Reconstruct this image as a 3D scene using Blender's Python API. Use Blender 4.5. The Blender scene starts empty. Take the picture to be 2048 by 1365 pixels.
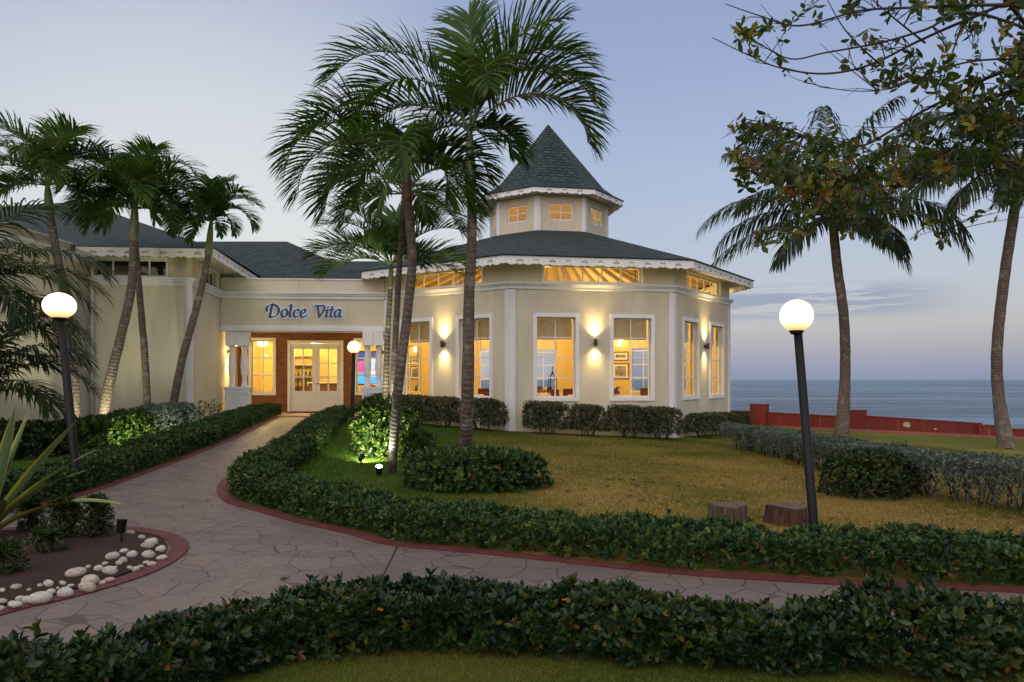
import bpy, math, random
import numpy as np
from mathutils import Vector, Matrix

# ------------------------------------------------------------------ camera, sky, light, exposure
SC = bpy.context.scene
COL = SC.collection
F, HY, CX, EYE = 1500.0, 760.0, 1024.0, 1.6          # focal length and horizon of the photo, in its pixels; eye height in metres
cd = bpy.data.cameras.new('camera')
cam = bpy.data.objects.new('camera', cd)
COL.objects.link(cam)
cd.sensor_width = 36.0
cd.lens = F / 2048 * 36.0
cd.shift_y = (HY - 682.5) / 2048
cd.clip_start, cd.clip_end = 0.05, 60000
cam.location = (0, 0, EYE)
cam.rotation_euler = (math.radians(90), 0, 0)
SC.camera = cam
SC.view_settings.view_transform = 'Standard'
SC.view_settings.look = 'None'
SC.view_settings.exposure = 0.12
SC.view_settings.gamma = 1.0
SC.cycles.max_bounces = 8
SC.cycles.diffuse_bounces = 3
SC.cycles.glossy_bounces = 3
SC.cycles.transmission_bounces = 4
SC.cycles.transparent_max_bounces = 16
SC.cycles.sample_clamp_indirect = 6.0

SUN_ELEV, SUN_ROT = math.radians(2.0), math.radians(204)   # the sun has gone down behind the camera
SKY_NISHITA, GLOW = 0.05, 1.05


def lin(r, g, b):
    f = lambda c: (c / 255 / 12.92) if c <= 10 else ((c / 255 + 0.055) / 1.055) ** 2.4
    return (f(r), f(g), f(b), 1.0)


class NT:
    """small helper round a node tree"""
    def __init__(self, tree):
        self.t = tree
        tree.nodes.clear()

    def n(self, type_, **kw):
        nd = self.t.nodes.new(type_)
        for k, v in kw.items():
            setattr(nd, k, v)
        return nd

    def l(self, a, b):
        self.t.links.new(a, b)

    def put(self, sock, v):
        if isinstance(v, bpy.types.NodeSocket):
            self.l(v, sock)
        elif v is not None:
            sock.default_value = v

    def math(self, op, a, b=None, c=None, clamp=False):
        nd = self.n('ShaderNodeMath', operation=op, use_clamp=clamp)
        for i, v in enumerate((a, b, c)):
            self.put(nd.inputs[i], v)
        return nd.outputs[0]

    def mix(self, fac, a, b, mode='MIX'):
        nd = self.n('ShaderNodeMix', data_type='RGBA', blend_type=mode)
        self.put(nd.inputs[0], fac)
        self.put(nd.inputs[6], a)
        self.put(nd.inputs[7], b)
        return nd.outputs[2]

    def ramp(self, fac, stops, interp='LINEAR'):
        nd = self.n('ShaderNodeValToRGB')
        nd.color_ramp.interpolation = interp
        els = nd.color_ramp.elements
        while len(els) < len(stops):
            els.new(0.5)
        for e, (p, c) in zip(els, stops):
            e.position = p
            e.color = c if len(c) == 4 else (*c, 1)
        self.put(nd.inputs[0], fac)
        return nd.outputs[0]

    def noise(self, vec, scale, detail=4, rough=0.55, dist=0.0):
        nd = self.n('ShaderNodeTexNoise')
        if vec is not None:
            self.l(vec, nd.inputs['Vector'])
        nd.inputs['Scale'].default_value = scale
        nd.inputs['Detail'].default_value = detail
        nd.inputs['Roughness'].default_value = rough
        nd.inputs['Distortion'].default_value = dist
        return nd

    def maprange(self, v, a, b, c=0.0, d=1.0, smooth=True):
        nd = self.n('ShaderNodeMapRange')
        nd.interpolation_type = 'SMOOTHSTEP' if smooth else 'LINEAR'
        self.put(nd.inputs[0], v)
        for i, x in enumerate((a, b, c, d)):
            nd.inputs[1 + i].default_value = x
        return nd.outputs[0]

    def mapping(self, vec, scale=(1, 1, 1), rot=(0, 0, 0), loc=(0, 0, 0)):
        nd = self.n('ShaderNodeMapping')
        self.l(vec, nd.inputs[0])
        nd.inputs[1].default_value = loc
        nd.inputs[2].default_value = rot
        nd.inputs[3].default_value = scale
        return nd.outputs[0]


world = bpy.data.worlds.new('World')
SC.world = world
world.use_nodes = True
w = NT(world.node_tree)
geo = w.n('ShaderNodeTexCoord').outputs['Generated']     # the direction looked in, in world axes
sep = w.n('ShaderNodeSeparateXYZ')
w.l(geo, sep.inputs[0])
dx, dy, dz = sep.outputs
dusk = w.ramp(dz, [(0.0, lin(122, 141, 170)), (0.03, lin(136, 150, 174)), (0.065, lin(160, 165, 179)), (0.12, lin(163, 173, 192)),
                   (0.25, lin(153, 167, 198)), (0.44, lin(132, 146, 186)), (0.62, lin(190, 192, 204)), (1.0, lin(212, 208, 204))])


def toward(v, a, b):
    v = Vector(v).normalized()
    nd = w.n('ShaderNodeVectorMath', operation='DOT_PRODUCT')
    w.l(geo, nd.inputs[0])
    nd.inputs[1].default_value = v
    return w.maprange(nd.outputs['Value'], a, b)


pale = w.math('MULTIPLY', toward((-0.38, 0.92, 0.06), 0.85, 1.0), 0.80)
col = w.mix(pale, dusk, lin(214, 215, 214))
cn = w.noise(w.mapping(geo, (2.2, 2.2, 26)), 2.3, 6, 0.6)
cloud = w.math('MULTIPLY', w.maprange(cn.outputs[0], 0.43, 0.51), w.maprange(dz, 0.070, 0.088))
cloud = w.math('MULTIPLY', cloud, w.maprange(dz, 0.104, 0.124, 1, 0))
cloud = w.math('MULTIPLY', cloud, w.maprange(dx, 0.20, 0.30))
cloud = w.math('MULTIPLY', cloud, w.maprange(dx, 0.42, 0.54, 1, 0))
col = w.mix(w.math('MULTIPLY', cloud, 0.85), col, lin(112, 130, 168))
bn = w.noise(w.mapping(geo, (1.5, 1.5, 9)), 1.6, 5, 0.6)
col = w.mix(w.math('MULTIPLY', w.maprange(bn.outputs[0], 0.4, 0.75), 0.10), col, lin(196, 192, 204))
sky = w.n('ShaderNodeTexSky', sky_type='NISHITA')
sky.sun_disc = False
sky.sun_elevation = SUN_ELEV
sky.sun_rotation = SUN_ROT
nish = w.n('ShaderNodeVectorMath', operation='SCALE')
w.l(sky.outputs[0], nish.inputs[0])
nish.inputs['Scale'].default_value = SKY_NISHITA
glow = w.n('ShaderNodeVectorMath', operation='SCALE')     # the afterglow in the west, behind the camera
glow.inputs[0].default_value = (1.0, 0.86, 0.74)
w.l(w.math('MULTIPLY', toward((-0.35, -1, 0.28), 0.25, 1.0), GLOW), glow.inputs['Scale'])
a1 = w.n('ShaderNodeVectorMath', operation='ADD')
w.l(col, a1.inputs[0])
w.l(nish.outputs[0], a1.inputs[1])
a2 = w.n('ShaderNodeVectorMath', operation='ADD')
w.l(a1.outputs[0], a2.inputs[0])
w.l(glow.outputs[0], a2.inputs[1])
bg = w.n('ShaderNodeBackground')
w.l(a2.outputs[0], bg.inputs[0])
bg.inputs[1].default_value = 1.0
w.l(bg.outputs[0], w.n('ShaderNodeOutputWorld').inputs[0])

# ------------------------------------------------------------------ measuring helpers
def at(px, py, d):
    return Vector(((px - CX) * d / F, d, EYE + (HY - py) * d / F))


_gx = np.array([-40, -12, -7.5, -.1, 4.9, 9, 13, 20, 40.])
_gzv = np.array([.45, .45, .42, .14, -.16, -.22, -.32, -.42, -.6])
WN = Vector((.549, .836))                                  # outward normal of the sea wall


def gz(x, y):
    x = np.asarray(x, float)
    y = np.asarray(y, float)
    b = sum(np.interp(x + o, _gx, _gzv) for o in (-1.6, -.8, 0, .8, 1.6)) / 5
    t = np.clip((y - 7) / 13, 0, 1)
    b = b * t * t * (3 - 2 * t)
    s = (x - 9.9) * .549 + (y - 30) * .836
    u = np.clip((s - .45) / 5, 0, 1)
    return b - 6 * u * u * (3 - 2 * u)


def gzf(x, y):
    return float(gz(x, y))


def G(px, py):
    d = 10.0
    for _ in range(60):
        x = (px - CX) * d / F
        d = 0.5 * d + 0.5 * F * (EYE - gzf(x, d)) / (py - HY)
    return Vector(((px - CX) * d / F, d, gzf((px - CX) * d / F, d)))


# ------------------------------------------------------------------ object helpers
def setp(o, label=None, cat=None, group=None, kind=None):
    if label: o['label'] = label
    if cat: o['category'] = cat
    if group: o['group'] = group
    if kind: o['kind'] = kind
    return o


def thing(name, loc, label, cat, group=None, rz=0.0):
    o = bpy.data.objects.new(name, None)
    COL.objects.link(o)
    o.empty_display_size = 0.1
    o.location = loc
    o.rotation_euler = (0, 0, rz)
    return setp(o, label, cat, group)


def adopt(child, parent):
    """parent a child whose mesh is written in world coordinates"""
    child.parent = parent
    bpy.context.view_layer.update()
    child.matrix_parent_inverse = parent.matrix_world.inverted()
    return child


def mesh_np(name, v, loops, starts, mats, midx=None, smooth=False, tint=None, uv=None):
    me = bpy.data.meshes.new(name)
    v = np.asarray(v, np.float32)
    loops = np.asarray(loops, np.int32)
    starts = np.asarray(starts, np.int32)
    me.vertices.add(len(v))
    me.vertices.foreach_set('co', v.ravel())
    me.loops.add(len(loops))
    me.loops.foreach_set('vertex_index', loops)
    me.polygons.add(len(starts))
    me.polygons.foreach_set('loop_start', starts)
    for m in mats:
        me.materials.append(m)
    if midx is not None:
        me.polygons.foreach_set('material_index', np.asarray(midx, np.int32))
    if smooth is not False:
        me.polygons.foreach_set('use_smooth', np.broadcast_to(np.asarray(smooth, bool), (len(starts),)).copy())
    if uv is not None:
        l = me.uv_layers.new(name='UVMap')
        l.data.foreach_set('uv', np.asarray(uv, np.float32).ravel())
    if tint is not None:
        a = me.attributes.new('tint', 'FLOAT', 'POINT')
        a.data.foreach_set('value', np.asarray(tint, np.float32))
    me.update(calc_edges=True)
    me.validate()
    return me


class MB:
    """collects faces for one mesh"""
    def __init__(self):
        self.v, self.f, self.m, self.uv, self.s = [], [], [], [], []

    def face(self, pts, m=0, uv=None, smooth=False):
        b = len(self.v)
        self.v += [tuple(p) for p in pts]
        self.f.append(list(range(b, b + len(pts))))
        self.m.append(m)
        self.s.append(smooth)
        self.uv.append(uv or [(0, 0)] * len(pts))

    def mesh(self, verts, faces, m=0, smooth=False):
        b = len(self.v)
        self.v += [tuple(p) for p in verts]
        for f in faces:
            self.f.append([b + i for i in f])
            self.m.append(m)
            self.s.append(smooth)
            self.uv.append([(0, 0)] * len(f))

    def box(self, o, t, n, u0, u1, d0, d1, z0, z1, m=0):
        """box in a wall's frame: u along t, d along n (outwards), z up"""
        c = []
        for z in (z0, z1):
            for (u, d) in ((u0, d0), (u1, d0), (u1, d1), (u0, d1)):
                c.append((o[0] + t[0] * u + n[0] * d, o[1] + t[1] * u + n[1] * d, z))
        self.mesh(c, [(0, 3, 2, 1), (4, 5, 6, 7), (0, 1, 5, 4), (1, 2, 6, 5), (2, 3, 7, 6), (3, 0, 4, 7)], m)

    def bx(self, x0, x1, y0, y1, z0, z1, m=0):
        self.box((0, 0), (1, 0), (0, 1), x0, x1, y0, y1, z0, z1, m)

    def tube(self, pts, rad, seg=8, m=0, smooth=True, cap=True):
        pts = [Vector(p) for p in pts]
        n = len(pts)
        if not hasattr(rad, '__len__'):
            rad = [rad] * n
        vs, fs = [], []
        ref = None
        for i, p in enumerate(pts):
            d = (pts[min(i + 1, n - 1)] - pts[max(i - 1, 0)]).normalized()
            if ref is None:
                ref = d.orthogonal().normalized()
            ref = (ref - d * ref.dot(d)).normalized()
            b = d.cross(ref)
            for k in range(seg):
                a = 2 * math.pi * k / seg
                vs.append(p + (ref * math.cos(a) + b * math.sin(a)) * rad[i])
        for i in range(n - 1):
            for k in range(seg):
                k2 = (k + 1) % seg
                fs.append((i * seg + k, i * seg + k2, (i + 1) * seg + k2, (i + 1) * seg + k))
        if cap:
            fs.append(tuple(range(seg))[::-1])
            fs.append(tuple((n - 1) * seg + k for k in range(seg)))
        self.mesh(vs, fs, m, smooth)

    def lathe(self, c, prof, seg=20, m=0, smooth=True):
        vs, fs = [], []
        for (r, z) in prof:
            for k in range(seg):
                a = 2 * math.pi * k / seg
                vs.append((c[0] + r * math.cos(a), c[1] + r * math.sin(a), c[2] + z))
        for i in range(len(prof) - 1):
            for k in range(seg):
                k2 = (k + 1) % seg
                fs.append((i * seg + k, i * seg + k2, (i + 1) * seg + k2, (i + 1) * seg + k))
        fs.append(tuple(range(seg))[::-1])
        fs.append(tuple((len(prof) - 1) * seg + k for k in range(seg)))
        self.mesh(vs, fs, m, smooth)

    def build(self, name, mats, parent=None, tint=None):
        if not isinstance(mats, (list, tuple)):
            mats = [mats]
        loops = [i for f in self.f for i in f]
        starts = np.cumsum([0] + [len(f) for f in self.f[:-1]])
        uv = [c for u in self.uv for c in u]
        me = mesh_np(name, self.v, loops, starts, mats, self.m, np.array(self.s), tint, uv)
        o = bpy.data.objects.new(name, me)
        COL.objects.link(o)
        if parent is not None:
            adopt(o, parent)
        return o


def copy_tree(o, parent=None):
    c = o.copy()
    COL.objects.link(c)
    if parent is not None:
        c.parent = parent
    for ch in list(o.children):
        copy_tree(ch, c)
    return c


# ------------------------------------------------------------------ materials
def material(name):
    m = bpy.data.materials.new(name)
    m.use_nodes = True
    t = NT(m.node_tree)
    out = t.n('ShaderNodeOutputMaterial')
    return m, t, out


def principled(t, out, base, rough=0.6, metal=0.0, spec=0.5, normal=None, **kw):
    p = t.n('ShaderNodeBsdfPrincipled')
    t.put(p.inputs['Base Color'], base)
    t.put(p.inputs['Roughness'], rough)
    p.inputs['Metallic'].default_value = metal
    p.inputs['Specular IOR Level'].default_value = spec
    if normal is not None:
        t.l(normal, p.inputs['Normal'])
    for k, v in kw.items():
        t.put(p.inputs[k], v)
    t.l(p.outputs[0], out.inputs[0])
    return p


def bump(t, h, strength=0.3, dist=0.02):
    b = t.n('ShaderNodeBump')
    b.inputs['Strength'].default_value = strength
    b.inputs['Distance'].default_value = dist
    t.l(h, b.inputs['Height'])
    return b.outputs[0]


def pos(t):
    return t.n('ShaderNodeNewGeometry').outputs['Position']


def simple(name, c, rough=0.5, metal=0.0, var=0.12, scale=6.0, spec=0.5, bmp=0.0):
    m, t, o = material(name)
    v = t.n('ShaderNodeTexCoord').outputs['Object']
    n = t.noise(v, scale, 5)
    dark = tuple(x * (1 - var) for x in c[:3]) + (1,)
    lite = tuple(min(1, x * (1 + var)) for x in c[:3]) + (1,)
    base = t.ramp(n.outputs[0], [(0.3, dark), (0.7, lite)])
    nm = bump(t, t.noise(v, scale * 8, 3).outputs[0], bmp, 0.01) if bmp else None
    principled(t, o, base, rough, metal, spec, nm)
    return m


def bark(name, c0, c1, c2):
    m, t, o = material(name)
    p = pos(t)
    a = t.noise(t.mapping(p, (26, 26, 2.2)), 1.0, 6, .7)
    b = t.noise(p, 7, 5, .7)
    base = t.ramp(a.outputs[0], [(.32, c0), (.5, c1), (.68, c2)])
    base = t.mix(t.maprange(b.outputs[0], .5, .7, 0, .6), base, c0)
    principled(t, o, base, .9, 0, .2, bump(t, a.outputs[0], 1.0, .03))
    return m


def plaster(name, c, stain):
    m, t, o = material(name)
    p = pos(t)
    n = t.noise(t.mapping(p, (1, 1, .28)), 1.3, 6, 0.62)
    base = t.mix(t.math('MULTIPLY', t.maprange(n.outputs[0], 0.42, 0.68), 0.55), c, stain)
    n2 = t.noise(p, 9, 6, 0.65)
    base = t.mix(t.math('MULTIPLY', t.maprange(n2.outputs[0], 0.5, 0.8), 0.32), base, stain)
    n3 = t.noise(t.mapping(p, (5, 5, .22)), 1.0, 5, 0.7)                  # rain streaks
    base = t.mix(t.math('MULTIPLY', t.maprange(n3.outputs[0], 0.56, 0.70), 0.28), base, (.38, .34, .27, 1))
    h = t.math('ADD', t.noise(p, 26, 4).outputs[0], t.math('MULTIPLY', t.noise(p, 3, 4).outputs[0], 2.0))
    principled(t, o, base, 0.82, 0, 0.3, bump(t, h, 0.35, 0.012))
    return m


def leafmat(name, cols, rough=0.42, trans=0.35, spec=0.4):
    """leaf colour picked per leaf by the mesh's tint attribute"""
    m, t, o = material(name)
    at_ = t.n('ShaderNodeAttribute', attribute_name='tint')
    k = len(cols)
    base = t.ramp(at_.outputs['Fac'], [(i / max(1, k - 1), c) for i, c in enumerate(cols)])
    n = t.noise(pos(t), 30, 2)
    base = t.mix(t.math('MULTIPLY', n.outputs[0], 0.35), base, t.mix(1.0, base, (0.55, 0.6, 0.5, 1), 'MULTIPLY'))
    p = principled(t, o, base, rough, 0, spec)
    tr = t.n('ShaderNodeBsdfTranslucent')
    t.l(t.mix(1.0, base, (1.3, 1.35, 0.6, 1), 'MULTIPLY'), tr.inputs[0])
    mx = t.n('ShaderNodeMixShader')
    mx.inputs[0].default_value = trans
    t.l(p.outputs[0], mx.inputs[1])
    t.l(tr.outputs[0], mx.inputs[2])
    t.l(mx.outputs[0], o.inputs[0])
    return m


def emitter(name, c, s):
    m, t, o = material(name)
    e = t.n('ShaderNodeEmission')
    e.inputs[0].default_value = (*c, 1)
    e.inputs[1].default_value = s
    t.l(e.outputs[0], o.inputs[0])
    return m


M = {}
M['wall'] = plaster('cream_plaster', (.65, .59, .455, 1), (.50, .45, .35, 1))
M['trim'] = plaster('white_trim', (.76, .76, .76, 1), (.62, .61, .60, 1))
M['white'] = simple('white_paint', (.80, .80, .80), 0.45, var=0.05)
M['soffit'] = simple('soffit_paint', (.62, .57, .46), 0.7, var=0.08)
M['black'] = simple('black_metal', (.006, .006, .007), 0.55, var=0.2, spec=.3)
M['bronze'] = simple('bronze_metal', (.10, .06, .035), 0.35, 0.8, var=0.2)
M['dark'] = simple('cutout_shade_and_joint', (.015, .018, .03), 0.6)
M['stump'] = simple('stump_bark', (.11, .075, .05), 0.9, var=0.5, scale=14, bmp=0.8)
M['stump_top'] = simple('stump_cut', (.12, .075, .05), 0.85, var=0.35, scale=18, bmp=0.4)
M['twig'] = simple('twig_bark', (.045, .032, .024), 0.85, var=0.35, scale=12)
M['bark'] = simple('branch_bark', (.035, .026, .022), 0.85, var=0.35, scale=10, bmp=0.4)
M['mulch'] = simple('mulch_soil', (.045, .017, .009), 0.95, var=0.6, scale=40, bmp=1.0)
M['pebble'] = simple('pebble_stone', (.46, .40, .34), 0.6, var=0.3, scale=9, bmp=0.1)
M['linen'] = simple('linen_cloth', (.75, .68, .55), 0.85, var=0.05)
M['wall_in'] = simple('dining_room_paint', (.60, .44, .15), 0.7, var=0.06, scale=2)
M['shade'] = simple('shade_fabric', (.60, .49, .28), 0.9, var=0.08)
M['chair'] = simple('chair_leather', (.16, .035, .03), 0.5, var=0.2)
M['wood'] = simple('dark_wood', (.12, .055, .025), 0.4, var=0.3, scale=10)
M['floor_in'] = simple('floor_tile_indoors', (.38, .26, .16), 0.4, var=0.15, scale=3)
M['porch'] = simple('porch_tile', (.36, .24, .18), 0.5, var=0.18, scale=4)
M['rafter'] = simple('rafter_wood', (.26, .19, .08), 0.6, var=0.15)
M['ceil'] = simple('ceiling_board', (.60, .47, .20), 0.7, var=0.06)
M['terracotta'] = simple('terracotta', (.36, .13, .06), 0.7, var=0.15)
M['mat'] = simple('door_mat_fibre', (.02, .02, .02), 0.95, var=0.3)
M['bottle'] = simple('bottle_glass', (.015, .03, .015), 0.12, var=0.2)

m, t, o = material('weathered_stone')
inf = t.n('ShaderNodeObjectInfo').outputs['Random']
ob = t.n('ShaderNodeTexCoord').outputs['Object']
base = t.ramp(inf, [(0, (.36, .29, .22, 1)), (.4, (.50, .44, .37, 1)), (1, (.56, .53, .48, 1))])
nz = t.noise(ob, 2.2, 6, .7)
base = t.mix(t.maprange(nz.outputs[0], .5, .66, 0, .7), base, (.22, .15, .10, 1))
principled(t, o, base, .65, 0, .35, bump(t, nz.outputs[0], .4, .05))
M['pebble'] = m

m, t, o = material('window_glass')
lp_g = t.n('ShaderNodeBsdfGlossy')
lp_g.inputs['Roughness'].default_value = 0.02
tr = t.n('ShaderNodeBsdfTransparent')
tr.inputs[0].default_value = (.93, .94, .93, 1)
fr = t.n('ShaderNodeFresnel')
fr.inputs[0].default_value = 1.45
mx = t.n('ShaderNodeMixShader')
t.l(fr.outputs[0], mx.inputs[0])
t.l(tr.outputs[0], mx.inputs[1])
t.l(lp_g.outputs[0], mx.inputs[2])
t.l(mx.outputs[0], o.inputs[0])
M['glass'] = m

m, t, o = material('slate_shingle')
uvn = t.n('ShaderNodeTexCoord').outputs['UV']
br = t.n('ShaderNodeTexBrick')
t.l(uvn, br.inputs[0])
br.offset = 0.37
for k, v in (('Color1', (.014, .036, .036, 1)), ('Color2', (.050, .088, .082, 1)), ('Mortar', (.003, .007, .008, 1)), ('Scale', 1.0),
             ('Mortar Size', .028), ('Mortar Smooth', .3), ('Bias', -.1), ('Brick Width', .30), ('Row Height', .16)):
    br.inputs[k].default_value = v
nz = t.noise(uvn, 1.2, 6, 0.65)
base = t.mix(t.maprange(nz.outputs[0], .35, .75, 0, .55), br.outputs[0], (.018, .034, .038, 1))
nz2 = t.noise(t.mapping(uvn, (2.2, .5, 1)), 1.0, 4)
base = t.mix(t.maprange(nz2.outputs[0], .56, .75, 0, .35), base, (.05, .055, .05, 1))
sepu = t.n('ShaderNodeSeparateXYZ')
t.l(uvn, sepu.inputs[0])
rowh = t.math('FRACT', t.math('DIVIDE', sepu.outputs[1], .16))
hgt = t.math('ADD', t.math('MULTIPLY', rowh, -1.0), t.math('MULTIPLY', br.outputs['Fac'], -.6))
principled(t, o, base, .8, 0, .35, bump(t, hgt, 1.0, .045))
M['shingle'] = m

m, t, o = material('brick_wall')
uvn = t.n('ShaderNodeTexCoord').outputs['UV']
br = t.n('ShaderNodeTexBrick')
t.l(uvn, br.inputs[0])
for k, v in (('Color1', (.15, .052, .024, 1)), ('Color2', (.24, .095, .045, 1)), ('Mortar', (.20, .13, .085, 1)), ('Scale', 1.0),
             ('Mortar Size', .008), ('Mortar Smooth', .2), ('Bias', 0), ('Brick Width', .23), ('Row Height', .075)):
    br.inputs[k].default_value = v
nz = t.noise(uvn, 5, 5)
base = t.mix(t.maprange(nz.outputs[0], .4, .75, 0, .5), br.outputs[0], (.16, .06, .03, 1))
principled(t, o, base, .85, 0, .3, bump(t, t.math('MULTIPLY', br.outputs['Fac'], -1.0), .6, .012))
M['brick'] = m

m, t, o = material('flagstone_path')
p = pos(t)
wob = t.noise(p, 1.3, 3)
mvec = t.n('ShaderNodeVectorMath', operation='ADD')
t.l(p, mvec.inputs[0])
sc_ = t.n('ShaderNodeVectorMath', operation='SCALE')
t.l(wob.outputs['Color'], sc_.inputs[0])
sc_.inputs['Scale'].default_value = .22
t.l(sc_.outputs[0], mvec.inputs[1])
flat = t.mapping(mvec.outputs[0], (1, 1, 0))
vo = t.n('ShaderNodeTexVoronoi', feature='DISTANCE_TO_EDGE')
t.l(flat, vo.inputs['Vector'])
vo.inputs['Scale'].default_value = 3.1
vc = t.n('ShaderNodeTexVoronoi', feature='F1')
t.l(flat, vc.inputs['Vector'])
vc.inputs['Scale'].default_value = 3.1
gapn = t.noise(p, 2.2, 4)
gapw = t.maprange(gapn.outputs[0], .36, .62, .009, .022)
gd = t.math('DIVIDE', vo.outputs['Distance'], gapw)
crack = t.maprange(gd, .5, 1.25, 1, 0)
sepc = t.n('ShaderNodeSeparateXYZ')
t.l(vc.outputs['Color'], sepc.inputs[0])
stone = t.ramp(sepc.outputs[0], [(0, (.132, .100, .090, 1)), (.5, (.165, .126, .112, 1)), (1, (.195, .138, .118, 1))])
big = t.noise(p, .7, 5)
stone = t.mix(t.maprange(big.outputs[0], .35, .7, 0, .55), stone, (.205, .160, .135, 1))
fine = t.noise(p, 14, 6, .7)
stone = t.mix(t.maprange(fine.outputs[0], .45, .8, 0, .5), stone, (.11, .080, .066, 1))
stone = t.mix(t.math('MULTIPLY', crack, .62), stone, (.025, .018, .016, 1))
hh = t.math('ADD', t.math('MULTIPLY', crack, -1.0), t.math('MULTIPLY', t.noise(t.mapping(p, (1, 1, 1)), 7, 6, .65).outputs[0], .9))
principled(t, o, stone, t.maprange(fine.outputs[0], .3, .8, .42, .68), 0, .5, bump(t, hh, .5, .02))
M['path'] = m

m, t, o = material('red_border')
p = pos(t)
n1 = t.noise(p, 3, 6, .65)
n2 = t.noise(p, 22, 5, .7)
base = t.ramp(n1.outputs[0], [(.3, (.090, .020, .018, 1)), (.7, (.155, .040, .035, 1))])
base = t.mix(t.maprange(n2.outputs[0], .5, .8, 0, .6), base, (.07, .03, .03, 1))
uvn = t.n('ShaderNodeTexCoord').outputs['UV']
su = t.n('ShaderNodeSeparateXYZ')
t.l(uvn, su.inputs[0])
fr_ = t.math('FRACT', t.math('MULTIPLY', su.outputs[0], 8.5))
jl = t.maprange(t.math('ABSOLUTE', t.math('SUBTRACT', fr_, .5)), .44, .5, 0, 1)
base = t.mix(t.math('MULTIPLY', jl, .5), base, (.05, .014, .014, 1))
principled(t, o, base, .6, 0, .4, bump(t, t.math('SUBTRACT', n2.outputs[0], t.math('MULTIPLY', jl, .8)), .5, .01))
M['border'] = m

m, t, o = material('lawn_soil')
p = pos(t)
n1 = t.noise(p, .28, 6, .6)
n2 = t.noise(p, 2.6, 6, .7)
n3 = t.noise(t.mapping(p, (60, 18, 40)), 1.0, 4, .7)
sx = t.n('ShaderNodeSeparateXYZ')
t.l(p, sx.inputs[0])
dry = t.math('ADD', t.maprange(sx.outputs[0], -2.6, 1.2, 0, .72), t.math('MULTIPLY', t.math('SUBTRACT', n1.outputs[0], .5), 1.9))
dry = t.math('ADD', dry, t.math('MULTIPLY', t.math('SUBTRACT', n2.outputs[0], .5), 1.0), clamp=True)
dry = t.math('MULTIPLY', dry, t.maprange(sx.outputs[1], 3.6, 6.0, .35, 1))
dry = t.math('MULTIPLY', dry, t.maprange(sx.outputs[1], 13.0, 19.5, 1, .62))
grass_c = t.ramp(dry, [(0, (.080, .155, .018, 1)), (.45, (.185, .185, .034, 1)), (.75, (.40, .285, .078, 1)), (1, (.47, .30, .115, 1))])
soil = t.noise(p, 1.1, 7, .72)
grass_c = t.mix(t.math('MULTIPLY', t.maprange(soil.outputs[0], .58, .68), t.maprange(sx.outputs[0], -1, 2, 0, .8)), grass_c, (.13, .065, .035, 1))
grass_c = t.mix(t.maprange(n3.outputs[0], .35, .7, 0, .65), grass_c, t.mix(1, grass_c, (.42, .42, .40, 1), 'MULTIPLY'))
principled(t, o, grass_c, .95, 0, .1, bump(t, t.math('ADD', n3.outputs[0], t.math('MULTIPLY', n2.outputs[0], .5)), .8, .03))
M['lawn'] = m

m, t, o = material('sea_water')
p = pos(t)
w1 = t.noise(t.mapping(p, (.05, .16, 1), rot=(0, 0, .15)), 1.0, 7, .62)
w2 = t.noise(t.mapping(p, (.35, .9, 1), rot=(0, 0, -.1)), 1.0, 5, .6)
w3 = t.noise(t.mapping(p, (.008, .035, 1)), 1.0, 5, .6)
hs = t.math('ADD', t.math('MULTIPLY', w1.outputs[0], 2.2), t.math('MULTIPLY', w2.outputs[0], .55))
base = t.mix(t.maprange(w3.outputs[0], .42, .62), (.010, .060, .140, 1), (.11, .25, .42, 1))
foam = t.math('MULTIPLY', t.maprange(t.noise(t.mapping(p, (.03, .22, 1)), 1.0, 8, .75).outputs[0], .50, .66), .75)
base = t.mix(foam, base, (.36, .43, .52, 1))
principled(t, o, base, .28, 0, .36, bump(t, hs, 1.0, 4.5))
M['sea'] = m

m, t, o = material('palm_bark')
tc = t.n('ShaderNodeTexCoord').outputs['UV']
su = t.n('ShaderNodeSeparateXYZ')
t.l(tc, su.inputs[0])
nn = t.noise(tc, 3, 3)
ring = t.math('SINE', t.math('ADD', t.math('MULTIPLY', su.outputs[1], 2 * math.pi / .085), t.math('MULTIPLY', nn.outputs[0], 5.0)))
n2 = t.noise(pos(t), 16, 6, .7)
n4 = t.noise(pos(t), 5, 5, .7)
base = t.ramp(n2.outputs[0], [(.3, (.065, .048, .038, 1)), (.7, (.17, .135, .11, 1))])
base = t.mix(t.maprange(n4.outputs[0], .52, .66, 0, .6), base, (.30, .27, .23, 1))
base = t.mix(t.maprange(ring, .6, .95, 0, .36), base, (.035, .026, .022, 1))
principled(t, o, base, .85, 0, .3, bump(t, t.math('ADD', t.math('MULTIPLY', ring, -.28), n2.outputs[0]), .7, .02))
M['palm_bark'] = m
M['crownshaft'] = simple('crownshaft_green', (.13, .15, .07), .45, var=.35, scale=5)
M['crownshaft_old'] = simple('crownshaft_brown', (.15, .075, .055), .55, var=.3, scale=5)
M['palm_leaf'] = leafmat('palm_leaf', [(.030, .076, .018, 1), (.055, .118, .026, 1), (.12, .17, .034, 1)], .45, .38, .25)
M['areca_leaf'] = leafmat('areca_leaf', [(.016, .032, .012, 1), (.034, .058, .018, 1), (.075, .095, .028, 1)], .5, .3, .25)
M['coco_leaf'] = leafmat('coconut_leaf', [(.026, .046, .022, 1), (.042, .070, .028, 1), (.09, .09, .034, 1)], .45, .3, .3)
M['rachis'] = simple('frond_stalk', (.10, .12, .045), .5, var=.25)
M['hedge_leaf'] = leafmat('hedge_leaf', [(.014, .036, .014, 1), (.026, .066, .020, 1), (.044, .098, .024, 1), (.10, .15, .028, 1), (.16, .12, .03, 1)], .38, .22, .32)
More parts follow.
